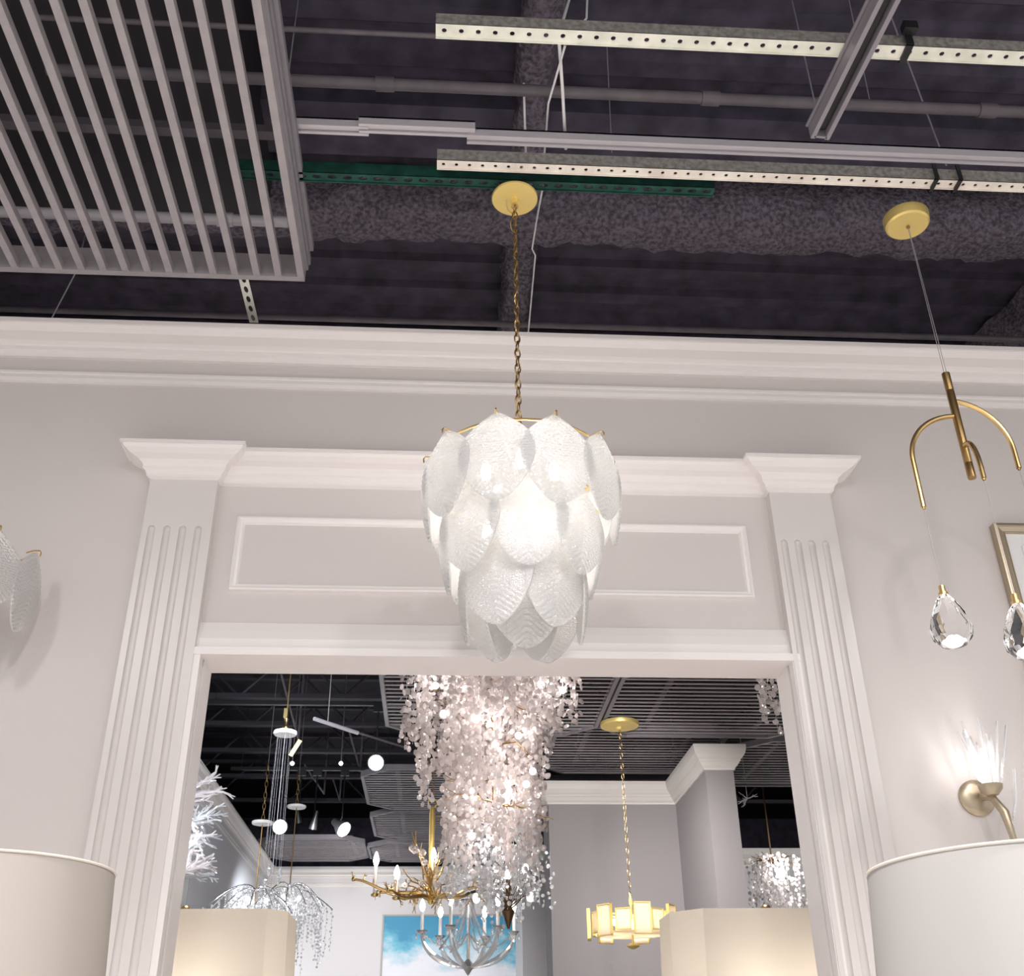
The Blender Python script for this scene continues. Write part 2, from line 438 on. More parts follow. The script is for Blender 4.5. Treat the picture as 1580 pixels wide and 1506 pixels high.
def perforated(name, label, x0, x1, y, z, width, h, material, pitch=.048, r=.0075, slot=1.0, group=None, slope=0.):
    # angle section: bottom flange with holes + upright front face
    root = thing(name, label, 'steel angle', (x0, y, z), group)
    b = MB(); L = x1-x0; n = int(L/pitch)
    for k in range(n):
        a = k*pitch; cx = a+pitch/2; hw = pitch/2
        outer = [(hw, 0), (hw, width/2), (0, width/2), (-hw, width/2), (-hw, 0), (-hw, -width/2), (0, -width/2), (hw, -width/2)]
        for zz in (0, .003):
            vs = [(cx+ox, oy+width/2, zz) for ox, oy in outer]+[(cx+r*slot*cos(pi*j/4), width/2+r*sin(pi*j/4), zz) for j in range(8)]
            b.add(vs, [(j, (j+1) % 8, 8+(j+1) % 8, 8+j) for j in range(8)])
    b.build('flange', material, root, fix=False)
    b = MB(); b.box(0, n*pitch, 0, .003, .003, h); b.build('web', 'green_steel' if material == 'green_steel' else 'web_grey', root)
    MB().box(0, n*pitch, width, width+.004, -.004, .006).build('lip', material, root)
    return root
sA = atZ(672, 42, 3.88); 
perforated('slotted_angle', 'long pale slotted steel angle at the top, starting above the chandelier chain', -.055, 2.6, 1.995, 3.86, .042, .045, 'zinc')
perforated('slotted_angle', 'pale pinkish slotted steel angle from which the gold chandelier canopy hangs', -.05, 2.6, 2.50, 3.86, .034, .05, 'zinc_pink', pitch=.042, r=.006)
perforated('slotted_angle', 'green slotted steel angle behind the pinkish one', -.72, .93, 2.60, 3.885, .034, .05, 'green_steel', pitch=.05, r=.008, slot=2)

def pipe(label, pts, r, m='pipe_dark', name='ceiling_pipe', coll=()):
    b = MB(); b.tube(pts, r, 12)
    o = b.build(name, m); tag(o, label, 'pipe')
    P0, P1 = Vector(pts[0]), Vector(pts[-1])
    for t in coll:
        c = P0.lerp(P1, t); d = (P1-P0).normalized()
        q = MB(); q.tube([c-d*.03, c+d*.03], r*1.25, 12); q.build('coupling', m, o)
    return o
a, c = atZ(300, 117, 4.12), atZ(1580, 178, 4.12)
pipe('dark grey sprinkler pipe crossing between the pale angle and the grey rail', [(-1.3, a.y, 4.12), (3.0, a.y, 4.12)], .02, coll=(.25, .5, .72))
pipe('thin dark conduit beside the sprinkler pipe', [(-1.3, 2.30, 4.2), (3.0, 2.30, 4.2)], .009)
pipe('pale pipe seen through the slats of the slatted ceiling panel', [(-4, 3.12, 4.15), (-.62, 3.12, 4.15)], .022, 'rail_grey', coll=(.3, .6, .93))
for yy, l in ((4.15, 'thin dark conduit over the crown moulding'), (1.2, 'thin dark conduit near the top edge')):
    pipe(l, [(-4, yy, 4.5), (5, yy, 4.5)], .016)
# stepped grey rail (two profiles joined)
root = thing('lighting_rail', 'stepped light grey double rail crossing above the gold canopy', 'rail', (0, 2.44, 3.93))
for i, (x0, x1, dy, dz) in enumerate(((-.55, -.27, .0, 0), (-.30, .07, -.012, .0), (.045, 3.0, .012, -.004))):
    b = MB()
    b.box(x0, x1, dy, dy+.010, dz, dz+.035); b.box(x0, x1, dy+.028, dy+.038, dz, dz+.035); b.box(x0, x1, dy, dy+.038, dz+.028, dz+.035)
    b.box(x0, x1, dy+.012, dy+.026, dz+.008, dz+.014)
    b.build('rail_section', 'rail_grey', root)
# track running away from the viewer on the right
root = thing('lighting_track', 'dark grey U shaped track pointing down from the top edge on the right', 'track', (1.128, 2.296, 3.80))
b = MB(); L = 2.6
b.box(-.030, -.016, -L, 0, 0, .05); b.box(.016, .030, -L, 0, 0, .05); b.box(-.030, .030, -L, 0, .044, .05)
b.box(-.038, .038, -L, 0, .05, .056)
b.build('channel', 'track_grey', root)
root.rotation_euler = (0, 0, .075)
MB().box(-.012, .012, -L, -.02, .02, .043).build('conductor', 'black_plastic', root)
MB().box(-.02, .02, -.012, -.004, .0, .05).build('end_cap', 'track_grey', root)

def wire(label, p, q, r=.0022, m='steel_cable', name='hanger_wire', pts=None, group=None):
    o = MB().tube(pts or [p, q], r, 6).build(name, m); return tag(o, label, 'wire', group)
wire('thin hanging wire beside the right edge of the slatted panel', atZ(443, 130, 3.92), atZ(460, 0, 4.7))
wire('bright white cord running down from the top edge to the grey rail, left of two', None, None, .0035, 'wire_white', pts=[atZ(906, 0, 4.3), atZ(905, 28, 4.1), atZ(872, 70, 3.9), atZ(846, 160, 4.05), atZ(838, 262, 4.0)])
wire('twin white cord running from the pale angle down to the grey rail, right of two', None, None, .005, 'wire_white', pts=[atZ(878, 0, 4.4), atZ(862, 55, 3.92), atZ(868, 140, 4.0), atZ(873, 230, 4.0)])
wire('white cord hanging from the sprinkler pipe to the rail', None, None, .004, 'wire_white', pts=[atZ(808, 128, 4.15), atZ(811, 228, 4.0), atZ(812, 262, 3.93)])
wire('knotted white cord beside the chandelier chain dropping behind the crown', None, None, .0035, 'wire_white', pts=[atZ(838, 286, 3.9), atZ(828, 340, 4.2), atZ(821, 384, 4.3), atZ(826, 394, 4.3), atZ(815, 515, 4.3)])
wire('thin dark wire dropping past the pale angle to the rail, right of the white cords', atZ(935, 40, 4.7), atZ(944, 235, 3.96), .0018)
wire('thin wire holding the end of the dark track', atZ(1222, 0, 4.74), atZ(1262, 180, 3.90))
wire('thin wire right of the dark track coming down through the pale angle', atZ(1372, 18, 4.74), atZ(1460, 255, 3.98), .003)
wire('thin wire crossing behind the dark track', atZ(1310, 0, 4.74), atZ(1344, 165, 4.14), .0018)
wire('thin bright wire slanting down to the crown at the far left', None, None, .003, pts=[atZ(118, 418, 4.3)+Vector((0, 0, .46)), atZ(118, 418, 4.3), atZ(80, 490, 4.3)])
# clamps on the right of the pinkish angle
for px, l in ((1437, 'left'), (1474, 'right')):
    p = atZ(px, 290, 3.86)
    b = MB(); b.box(-.006, .006, -.012, .052, -.008, .0); b.box(-.006, .006, -.014, -.008, -.008, .06); b.box(-.006, .006, .048, .054, -.008, .06)
    tag(b.build('beam_clamp', 'black_plastic', loc=(p.x, 2.50, 3.86)), f'{l} black strap clamp round the pinkish angle near the right canopy', 'clamp')
p = atZ(1405, 65, 3.86)
b = MB(); b.box(-.01, .01, -.012, .055, -.008, .0); b.box(-.01, .01, -.014, -.008, -.008, .06); b.box(-.02, .02, -.04, -.014, .03, .06)
tag(b.build('beam_clamp', 'black_plastic', loc=(p.x, 1.995, 3.86)), 'black strap clamp round the upper pale angle', 'clamp')

tag(MB().box(-4.2, -.75, .2, 3.34, 4.35, 4.745).build('panel_gap_shade', 'gap_shade_black'), 'added dark block standing in for shade above the slatted ceiling panel', 'shade block')  # added dark block, makes the gaps between the slats look shaded
# slatted ceiling panel, top left
root = thing('slatted_ceiling_panel', 'large grey slatted ceiling panel filling the upper left corner', 'ceiling panel', (-.52, 3.02, 3.80))
b = MB(); W, Lp = 3.6, 2.9
P = .0764
k = 1
while k*P < W:
    b.box(-k*P-.027, -k*P-.003, -Lp, 0, 0, .028); k += 1
b.build('slats', 'grey_slat', root)
b = MB(); b.box(-W, 0, -.0, .024, -.002, .10); b.box(-.024, 0, -Lp, 0, -.002, .10)
b.build('edge_frame', 'grey_slat', root)
b = MB(); b.box(.0, .012, -Lp, .0, .03, .055); b.box(0, .030, -Lp, -.04, .085, .115); b.box(0, .018, -Lp, .0, .055, .085)
b.build('side_rail', 'panel_frame', root)
b = MB()
for yy in (-.6, -1.7, -2.7): b.box(-W, 0, yy, yy+.035, .07, .10)
b.build('cross_bar', 'dark_slat', root)
# slotted strap from the panel down to behind the crown
p0, p1 = atZ(374, 424, 3.80), atZ(392, 498, 3.80)
root = thing('slotted_strap', 'short pale slotted strap sticking out behind the slatted panel corner', 'strap', p0)
b = MB(); d = (p1-p0); Ls = d.length; n = 5; wd = .034
for k in range(n):
    cyy = Ls*(k+.5)/n; hw = Ls/n/2
    o8 = [(wd/2, 0), (wd/2, hw), (0, hw), (-wd/2, hw), (-wd/2, 0), (-wd/2, -hw), (0, -hw), (wd/2, -hw)]
    for zz in (0, .003):
        b.add([(a_, cyy+c_, zz) for a_, c_ in o8]+[(.008*cos(pi*j/4), cyy+.02*sin(pi*j/4), zz) for j in range(8)], [(j, (j+1) % 8, 8+(j+1) % 8, 8+j) for j in range(8)])
b.build('strap', 'zinc', root, rot=(0, 0, atan2(-d.x, d.y)), fix=False)

# ------------------------------------------------ back-room hexagonal slatted panels
def clipx(poly, y):
    xs = []
    n = len(poly)
    for i in range(n):
        (xa, ya), (xb, yb) = poly[i], poly[(i+1) % n]
        if (ya-y)*(yb-y) < 0: xs.append(xa+(xb-xa)*(y-ya)/(yb-ya))
    return (min(xs), max(xs)) if len(xs) >= 2 else None
def octo(x0, x1, y0, y1, c=.24): return [(x0+c, y0), (x1-c, y0), (x1, y0+c), (x1, y1-c), (x1-c, y1), (x0+c, y1), (x0, y1-c), (x0, y0+c)]
def hex_panel(label, poly, z, pitch=.085, sw=.024):
    cx = sum(p[0] for p in poly)/len(poly); cy = sum(p[1] for p in poly)/len(poly)
    poly = [(x-cx, y-cy) for x, y in poly]
    root = thing('faceted_ceiling_panel', label, 'ceiling panel', (cx, cy, z), 'faceted slatted panels over the back room')
    area = sum(poly[i][0]*poly[(i+1) % len(poly)][1]-poly[(i+1) % len(poly)][0]*poly[i][1] for i in range(len(poly)))
    b = MB(); b.sweep(poly, [(0, 0), (.03, 0), (.03, .05), (0, .05)], 1 if area > 0 else -1, closed=True)
    b.build('frame', 'panel_frame', root)
    b = MB(); y = min(p[1] for p in poly)+pitch*.6; y1 = max(p[1] for p in poly)
    while y < y1-.03:
        r = clipx(poly, y)
        if r and r[1]-r[0] > .12: b.box(r[0]+.02, r[1]-.02, y-sw/2, y+sw/2, .012, .018)
        y += pitch
    b.build('slats', 'grey_slat', root)
    b = MB()
    for k in (-.45, .45):
        b.box(k-.02, k+.02, min(p[1] for p in poly)+.1, y1-.1, .045, .06)
    b.build('cross_bar', 'dark_slat', root)
    return root
zz = 3.75
hex_panel('large faceted slatted panel behind the top of the crystal cascade', octo(-.43, 1.235, 6.85, 8.50), zz)
hex_panel('large faceted slatted panel with the gold disc canopy at its left edge', octo(1.25, 2.92, 6.85, 8.52), zz)
hex_panel('mid-size faceted panel left of the crystal column, nearer of two stacked', octo(-.71, .85, 9.55, 11.10), zz)
hex_panel('mid-size faceted panel left of the crystal column, farther of two stacked', octo(-.71, .85, 11.17, 12.62), zz)
hex_panel('far round-looking faceted panel in the left corner over the white crown', octo(-2.03, -.83, 12.45, 13.80), 3.735)
hex_panel('far faceted panel behind the gold branch chandelier', octo(-.82, .75, 12.68, 13.85), 3.735)
hex_panel('narrow faceted panel over the crown of the grey wall', octo(.95, 2.45, 8.62, 10.1, .2), 3.86)
hex_panel('faceted panel to the right of the grey pier', octo(2.50, 4.1, 8.60, 10.10), zz)
hex_panel('faceted panel beyond the grey wall at right, seen over its top', octo(1.0, 2.3, 10.6, 12.2), zz)

# joists of the back room: thin lighter lines across the dark ceiling
for i, yy in enumerate((5.75, 6.35, 6.95, 7.7, 8.35, 9.1, 9.9, 10.8, 11.8, 12.9)):
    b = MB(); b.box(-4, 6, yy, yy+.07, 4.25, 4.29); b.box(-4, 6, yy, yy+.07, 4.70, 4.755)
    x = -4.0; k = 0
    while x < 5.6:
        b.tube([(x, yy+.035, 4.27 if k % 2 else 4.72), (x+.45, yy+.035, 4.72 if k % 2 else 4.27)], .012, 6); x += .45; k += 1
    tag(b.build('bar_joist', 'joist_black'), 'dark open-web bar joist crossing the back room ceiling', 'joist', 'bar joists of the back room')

# ================================================================== LEAF CHANDELIERS
def leaf_mesh(H=.262, W=.103):
    nu, nv = 24, 150; b = MB(); vs = []; fs = []
    def pt(i, j, sgn):
        t = j/nv; u = -1+2*i/nu
        t2 = t**.93
        wd = W*(max(0, sin(pi*t2))**(.95-.40*t))
        x = u*wd; s_ = t*H
        bow = .020*sin(pi*t)-.016*(u*u)*sin(pi*t)
        ph = ((s_-abs(x)*.8)/.0155) % 1.0; rib = 0.0042*(2*ph/.35-1 if ph < .35 else 1-2*(ph-.35)/.65)*(min(1, (1-abs(u))*6)) * min(1, abs(x)/.006)
        mid = .0022*max(0, 1-abs(x)/.004)
        th = .0022
        return (x, -(bow+sgn*(th+(rib+mid)*(1 if sgn > 0 else .4))), -s_)
    for sgn in (1, -1):
        for j in range(nv+1):
            for i in range(nu+1): vs.append(pt(i, j, sgn))
    K = (nu+1)*(nv+1)
    for j in range(nv):
        for i in range(nu):
            a = j*(nu+1)+i
            fs.append((a, a+1, a+nu+2, a+nu+1)); fs.append((K+a, K+a+nu+1, K+a+nu+2, K+a+1))
    for j in range(nv):
        for i in (0, nu):
            a = j*(nu+1)+i; fs.append((a, a+nu+1, K+a+nu+1, K+a))
    b.add(vs, fs, True)
    return b.mesh('glass_leaf', 'leaf_glass', fix=True, sharp=75)
LEAF = leaf_mesh()
HOOK = MB().tube([(0, .03, -.004), (0, .012, .004), (0, -.010, .006), (0, -.016, -.002), (0, -.015, -.014)], .0022, 6).mesh('hook', 'brass')
def chain_mb(z0, z1, link=.036, wr=.0023, wd=.0085, twist=0):
    b = MB(); n = max(2, int(round((z1-z0)/(link*.78)))); st = (z1-z0)/n
    for k in range(n):
        zc = z0+st*(k+.5); pts = []
        for j in range(12):
            q = 2*pi*j/12; pts.append((wd*cos(q), 0, link/2*sin(q)*(1-.0)))
        a = (pi/2 if k % 2 else 0)+.35+twist
        b.tube([(x*cos(a), x*sin(a), zc+z) for x, _, z in pts], wr, 6, closed=True)
    return b
def leaf_chandelier(label, loc, zcan, lit, group=None):
    # loc = centre of the top leaf ring
    root = thing('leaf_chandelier', label, 'chandelier', loc)
    zc = zcan-loc[2]
    b = MB(); b.lathe([(0, -.022), (.012, -.022), (.014, -.006), (.074, -.003), (.076, .0), (.076, .006), (0, .006)], 40, (0, 0, zc))
    can = b.build('canopy', 'gold_satin', root)
    MB().tube([(cos(q)*.010, 0, zc-.032+sin(q)*.012) for q in [2*pi*i/10 for i in range(10)]], .0025, 6, closed=True).build('canopy_loop', 'brass', can)
    chain_mb(.135, zc-.030).build('chain', 'brass_dark', root)
    pts = []
    n = 60
    for i in range(n+1):
        t = i/n; zz_ = .13+(zc-.01-.13)*t
        off = .012+.02*max(0, (t-.85)/.15)*(1 if t < .97 else .5)
        pts.append((off*cos(i*.9)*.5-(.02*max(0, (t-.8)/.2)), off*sin(i*.9)*.5, zz_))
    MB().tube(pts, .0016, 5).build('supply_cord', 'brass', root)
    MB().lathe([(0, .135), (.008, .13), (.012, .11), (.008, .09), (.010, .02), (.022, .0), (.022, -.02), (.008, -.04), (.008, -.34), (.02, -.36), (.02, -.38), (.006, -.40), (0, -.405)], 16).build('stem', 'brass', root)
    tiers = [(.243, 10, .0, 18), (.192, 8, -.155, 2), (.136, 6, -.292, 30), (.045, 3, -.322, 2)]
    for ti, (R, n, z, a0) in enumerate(tiers):
        b = MB(); b.tube([(R*cos(q), R*sin(q), z-.02) for q in [2*pi*i/40 for i in range(40)]], .0035, 6, closed=True)
        for i in range(max(n, 3)):
            q = radians(a0)+2*pi*i/max(n, 3)-pi/2
            b.tube([(.01*cos(q), .01*sin(q), z-.06), (R*.5*cos(q), R*.5*sin(q), z-.055), (R*cos(q), R*sin(q), z-.02), ((R+.004)*cos(q), (R+.004)*sin(q), z+.0)], .003, 6)
        b.build('frame_ring', 'brass', root)
        for i in range(n):
            q = radians(a0+360*i/n+random.uniform(-1.5, 1.5))-pi/2
            l = inst(LEAF, 'glass_leaf', root, ((R+.012)*cos(q), (R+.012)*sin(q), z+random.uniform(-.004, .004)),
                     (radians(random.uniform(-1, 4)), radians(random.uniform(-2, 2)), q+pi/2), (1, 1, 1))
            inst(HOOK, 'hook', l)
    for (r, n, z) in ((.10, 5, -.10), (.09, 3, -.27)):
        for i in range(n):
            q = 2*pi*i/n+.9
            c = (r*cos(q), r*sin(q), z)
            s_ = MB().lathe([(.009, -.03), (.011, 0), (.009, .012)], 10, c).build('socket', 'brass', root)
            MB().lathe([(0, .0), (.009, .004), (.015, .03), (.012, .05), (.004, .066), (0, .068)], 12, (c[0], c[1], c[2]+.010)).build('bulb', 'bulb_lit' if lit else 'bulb_off', s_)
            if lit:
                lo = light('bulb_light', 'POINT', (loc[0]+c[0]*1.15, loc[1]+c[1]*1.15, loc[2]+c[2]+.05), .72, (1, .97, .95), size=.03)
    return root
leaf_chandelier('large lit chandelier of white glass leaves hanging from a gold canopy in the centre', (.207, 2.614, 2.815), 3.815, True)
q = atY(-72, 850, 3.10)
root = thing('leaf_sconce', 'unlit wall sconce of white glass leaves cut off by the left edge', 'wall lamp', (q.x, 3.10, q.z))
MB().lathe([(0, 0), (.07, 0), (.07, .015), (0, .02)], 24, (0, .14, -.1), axis=(0, -1, 0)).build('backplate', 'brass', root)
b = MB(); b.tube([(0, .13, -.1), (0, 0, -.1)], .008, 8)
for a in (90, 50, 10, -30, -70):
    a = radians(a)-pi/2
    b.tube([(0, 0, -.1), (.12*cos(a), .12*sin(a), -.06), (.232*cos(a), .232*sin(a), -.02), (.24*cos(a), .24*sin(a), .0)], .003, 6)
b.build('arms', 'brass', root)
for a in (90, 50, 10, -30, -70):
    q_ = radians(a)-pi/2
    l = inst(LEAF, 'glass_leaf', root, (.25*cos(q_), .25*sin(q_), 0), (radians(3), 0, q_+pi/2)); inst(HOOK, 'hook', l)

# ================================================================== MOBILE PENDANT (right)
PX, PY = 1.552, 2.663
root = thing('mobile_pendant', 'brass three-armed pendant with faceted crystal drops on the right', 'pendant lamp', (PX, PY, 0))
MB().lathe([(0, 3.806), (.066, 3.806), (.072, 3.812), (.076, 3.838), (.076, 3.846), (0, 3.846)], 40).build('canopy', 'gold_satin', root)
MB().lathe([(0, 3.798), (.006, 3.798), (.006, 3.808), (0, 3.808)], 12).build('canopy_nut', 'brass_dark', root)
for dx in (-.004, .004):
    MB().tube([(dx*.3, 0, 3.805), (dx, 0, 3.193)], .0011, 6).build('cable', 'steel_cable', root)
b = MB(); b.lathe([(0, 2.816), (.0115, 2.816), (.0125, 2.82), (.0125, 2.865), (.0118, 2.867), (.0118, 2.869), (.0125, 2.871), (.0125, 3.125), (.0118, 3.127), (.0118, 3.129), (.0125, 3.131), (.0125, 3.193), (0, 3.193)], 20)
b.build('rod', 'brass_dark', root)
DROP = None
def drop_mesh():
    b = MB(); n = 11; prof = [(.010, .0), (.026, -.022), (.047, -.066), (.057, -.105), (.052, -.130), (.034, -.150), (.0, -.156)]
    vs = []; fs = []
    for k, (r, z) in enumerate(prof[:-1]):
        for j in range(n):
            q = 2*pi*(j+.5*(k % 2))/n; vs.append((r*cos(q), r*sin(q), z))
    m_ = len(prof)-1
    for k in range(m_-1):
        for j in range(n):
            a, a2 = k*n+j, k*n+(j+1) % n; c, c2 = (k+1)*n+j, (k+1)*n+(j+1) % n
            if k % 2 == 0: fs += [(a, a2, c), (a2, c2, c)]
            else: fs += [(a, a2, c2), (a, c2, c)]
    vs.append((0, 0, prof[-1][1])); fs += [((m_-1)*n+j, (m_-1)*n+(j+1) % n, len(vs)-1) for j in range(n)]
    fs.append(tuple(range(n)))
    b.add(vs, fs); return b.mesh('crystal_drop', 'crystal')
DROP = drop_mesh(); A3 = atY(1518, 738, PY-.10)
for (zt, ex, ey, zend, zdrop, lab) in ((3.035, -.168, 0.0, 2.715, 2.442, 'left'), (3.090, .165, .02, 2.867, 2.36, 'right'), (2.925, A3.x-PX, -.10, A3.z, 2.375, 'front')):
    # quarter-ellipse arm that leaves the rod level and turns down
    pts = []; hyp = sqrt(ex*ex+ey*ey)
    for i in range(15):
        q = (pi/2)*i/14; h = sin(q)
        pts.append((ex*h, ey*h, zt-(1-cos(q))*min(.16, (zt-zend)*.8)))
    pts.append((ex, ey, zend))
    a = MB().tube(pts, .0078, 10).build('arm', 'brass', root)
    MB().tube([(ex, ey, zend-.006), (ex, ey, zend+.002)], .0045, 8).build('arm_tip', 'brass_dark', a)
    MB().tube([(ex, ey, zend-.004), (ex, ey, zdrop+.02)], .0011, 6).build('drop_wire', 'steel_cable', root)
    d = inst(DROP, 'crystal_drop', root, (ex, ey, zdrop), (0, 0, .3))
    MB().lathe([(.004, .026), (.009, .024), (.009, .006), (.013, .004), (.013, -.006), (.0, -.006)], 16).build('cap', 'brass', d)
    MB().lathe([(0, -.118), (.012, -.120), (.024, -.132), (.020, -.142), (0, -.144)], 8).build('lit_core', 'bulb_soft', d)
    light('drop_light', 'POINT', (PX+ex, PY+ey, zdrop-.17), .35, (1, .97, .93), size=.03)

# ================================================================== WALL ITEMS, FRONT ROOM
p = atY(1533, 806, WY-.035)
root = thing('picture_frame', 'champagne gold picture frame with white mat at the right edge', 'picture', (p.x, WY-.035, p.z-.9))
b = MB(); Wd, Hd = .7, .9
fr = [(0, 0), (0, .033), (.010, .035), (.014, .030), (.030, .026), (.034, .030), (.037, .026), (.037, 0)]
vs = []
for (cx, cz, sx, sz) in ((0, 0, 1, 1), (Wd, 0, -1, 1), (Wd, Hd, -1, -1), (0, Hd, 1, -1)):
    for i_, o_ in fr: vs.append((cx+sx*i_, .035-o_, cz+sz*i_))
m_ = len(fr); b.add(vs, [(k*m_+j, ((k+1) % 4)*m_+j, ((k+1) % 4)*m_+j+1, k*m_+j+1) for k in range(4) for j in range(m_-1)])
b.build('frame', 'frame_gold', root, fix=False)
MB().box(.03, Wd-.03, .014, .034, .03, Hd-.03).build('mat_board', 'mat_board', root)
b = MB(); b.box(.085, Wd-.085, .008, .014, .085, Hd-.085); b.build('art_border', 'mat_board', root)
MB().box(.10, Wd-.10, .004, .009, .10, Hd-.10).build('print', 'art_black', root)

# crystal rod sconce
p = atY(1506, 1232, WY)
root = thing('wall_sconce', 'lit wall sconce of upright crystal rods on a round champagne plate', 'wall lamp', (p.x, WY, p.z))
MB().lathe([(0, .0), (.055, .0), (.055, .008), (.05, .014), (.03, .02), (.0, .022)], 28, (0, 0, 0), axis=(0, -1, 0)).build('backplate', 'frame_gold', root)
b = MB(); b.tube([(.01, -.02, 0), (.02, -.06, -.01), (.035, -.085, -.06), (.045, -.085, -.145)], [.012, .012, .014, .009], 10)
b.build('arm', 'frame_gold', root)
cup = MB().lathe([(0, -.02), (.018, -.018), (.034, .0), (.036, .012), (.0, .006)], 20, (.015, -.075, .01)).build('cup', 'frame_gold', root)
random.seed(3)
for i in range(18):
    a = 2*pi*i/18; r0 = .008+.022*random.random(); L = random.uniform(.10, .21)
    ln = random.uniform(.05, .32); d = Vector((cos(a)*ln, sin(a)*ln*.6, 1)).normalized()
    q0 = Vector((.015+r0*cos(a), -.075+r0*sin(a), .015))
    b = MB(); b.tube([q0, q0+d*L*.3, q0+d*L*.33, q0+d*L*.62, q0+d*L*.65, q0+d*L], [.0035, .0035, .0048, .0035, .005, .003], 6)
    b.build('crystal_rod', 'rod_glass', root)
q0 = Vector((.05, -.085, -.10))
MB().tube([q0, q0+Vector((.03, 0, .08)), q0+Vector((.045, 0, .17))], .004, 6).build('crystal_rod', 'rod_glass', root)
MB().sphere((.0, -.07, .055), .018, 12, 8, 1.4).build('bulb', 'bulb_soft', root)
light('sconce_light', 'POINT', (p.x, WY-.10, p.z+.09), 1.6, (1, .96, .92), size=.03)

# table lamps with round drum shades in front
def drum_lamp(label, x, y, ztop, R, m):
    root = thing('table_lamp', label, 'table lamp', (x, y, 0.84))
    zt = ztop-.84; h = .36
    b = MB(); b.lathe([(R*1.10, zt-h), (R, zt)], 64)
    b.f = b.f[:64]; b.sm = b.sm[:64]
    b2 = MB(); b2.lathe([(R*1.10-.003, zt-h), (R*1.10, zt-h), (R, zt), (R-.003, zt), (R*1.10-.003, zt-h)], 72)
    b2.f = b2.f[:72*4]; b2.sm = b2.sm[:72*4]
    sh_ = b2.build('lamp_shade', m, root, fix=False)
    MB().tube([(R*cos(q), R*sin(q), zt) for q in [2*pi*i/72 for i in range(72)]], .003, 6, closed=True).build('rim_binding', 'shade_fabric', sh_)
    MB().tube([(-R+.003, 0, zt-.03), (0, 0, zt-.03), (R-.003, 0, zt-.03)], .003, 6).build('spider', 'brass', root)
    MB().lathe([(0, 0), (.08, 0), (.08, .02), (.02, .04), (.05, .14), (.06, .22), (.02, .34), (.008, .40), (.008, zt-.02), (0, zt-.02)], 28).build('lamp_base', 'brass', root)
    return root
drum_lamp('round beige drum lampshade at the lower left edge', -.905, 2.40, 1.665, .226, 'drum_beige')
drum_lamp('round white drum lampshade at the lower right edge', 1.058, 2.0, 1.600, .262, 'shade_white')
def console(label, x0, x1, y0, y1, h=.84):
    root = thing('console_table', label, 'table', ((x0+x1)/2, (y0+y1)/2, 0))
    a, c = (x1-x0)/2, (y1-y0)/2
    MB().box(-a, a, -c, c, h-.04, h).build('table_top', 'trim_paint', root)
    for sx in (-1, 1):
        for sy in (-1, 1):
            MB().box(sx*(a-.03)-.025, sx*(a-.03)+.025, sy*(c-.03)-.025, sy*(c-.03)+.025, 0, h-.04).build('leg', 'trim_paint', root)
console('white console table under the left drum lamp', -1.35, -.45, 2.15, 2.65)
console('white console table under the right drum lamp', .62, 1.50, 1.75, 2.25)
console('white console table under the square shaded lamps behind the opening', -1.5, 1.9, 3.95, 4.5)

# big square shades with cut corners behind the opening
def square_lamp(label, x, y, ztop, hw, hd, cut, h, z0=.84):
    root = thing('table_lamp', label, 'table lamp', (x, y, z0))
    zt = ztop-z0
    def ring(s_): return [(hw*s_-cut, -hd*s_), (hw*s_, -hd*s_+cut), (hw*s_, hd*s_-cut), (hw*s_-cut, hd*s_), (-hw*s_+cut, hd*s_), (-hw*s_, hd*s_-cut), (-hw*s_, -hd*s_+cut), (-hw*s_+cut, -hd*s_)]
    b = MB(); vs = [(a, c, zt) for a, c in ring(1)]+[(a, c, zt-h) for a, c in ring(1.03)]+[(a*.99, c*.99, zt) for a, c in ring(1)]+[(a*.99, c*.99, zt-h) for a, c in ring(1.03)]
    fs = []
    for i in range(8):
        j = (i+1) % 8
        fs += [(i, j, 8+j, 8+i), (16+i, 24+i, 24+j, 16+j), (i, 16+i, 16+j, j), (8+i, 8+j, 24+j, 24+i)]
    b.add(vs, fs)
    b.build('lamp_shade', 'shade_fabric', root)
    MB().lathe([(0, 0), (.10, 0), (.10, .02), (.02, .05), (.06, .2), (.07, .3), (.02, .45), (.008, .5), (.008, zt+.0), (0, zt+.0)], 28).build('lamp_base', 'brass', root)
    MB().tube([(-hw+.01, 0, zt-.02), (hw-.01, 0, zt-.02)], .003, 6).build('spider', 'brass', root)
    MB().sphere((0, 0, zt+.020), .021, 16, 10).build('finial', 'brass', root)
    for dx in (-.12, .12):
        MB().sphere((dx, 0, zt-.28), .03, 12, 8, 1.3).build('bulb', 'bulb_soft', root)
        light('lamp_light', 'POINT', (x+dx, y-.05, ztop-.26), 2.8, (1, .94, .86), size=.05)
    return root
square_lamp('square cream lampshade with cut corners and gold ball finial left behind the opening', -.905, 4.2, 1.815, .385, .20, .065, .36)
square_lamp('square cream lampshade with cut corners right behind the opening', 1.225, 4.2, 1.812, .385, .20, .10, .36)

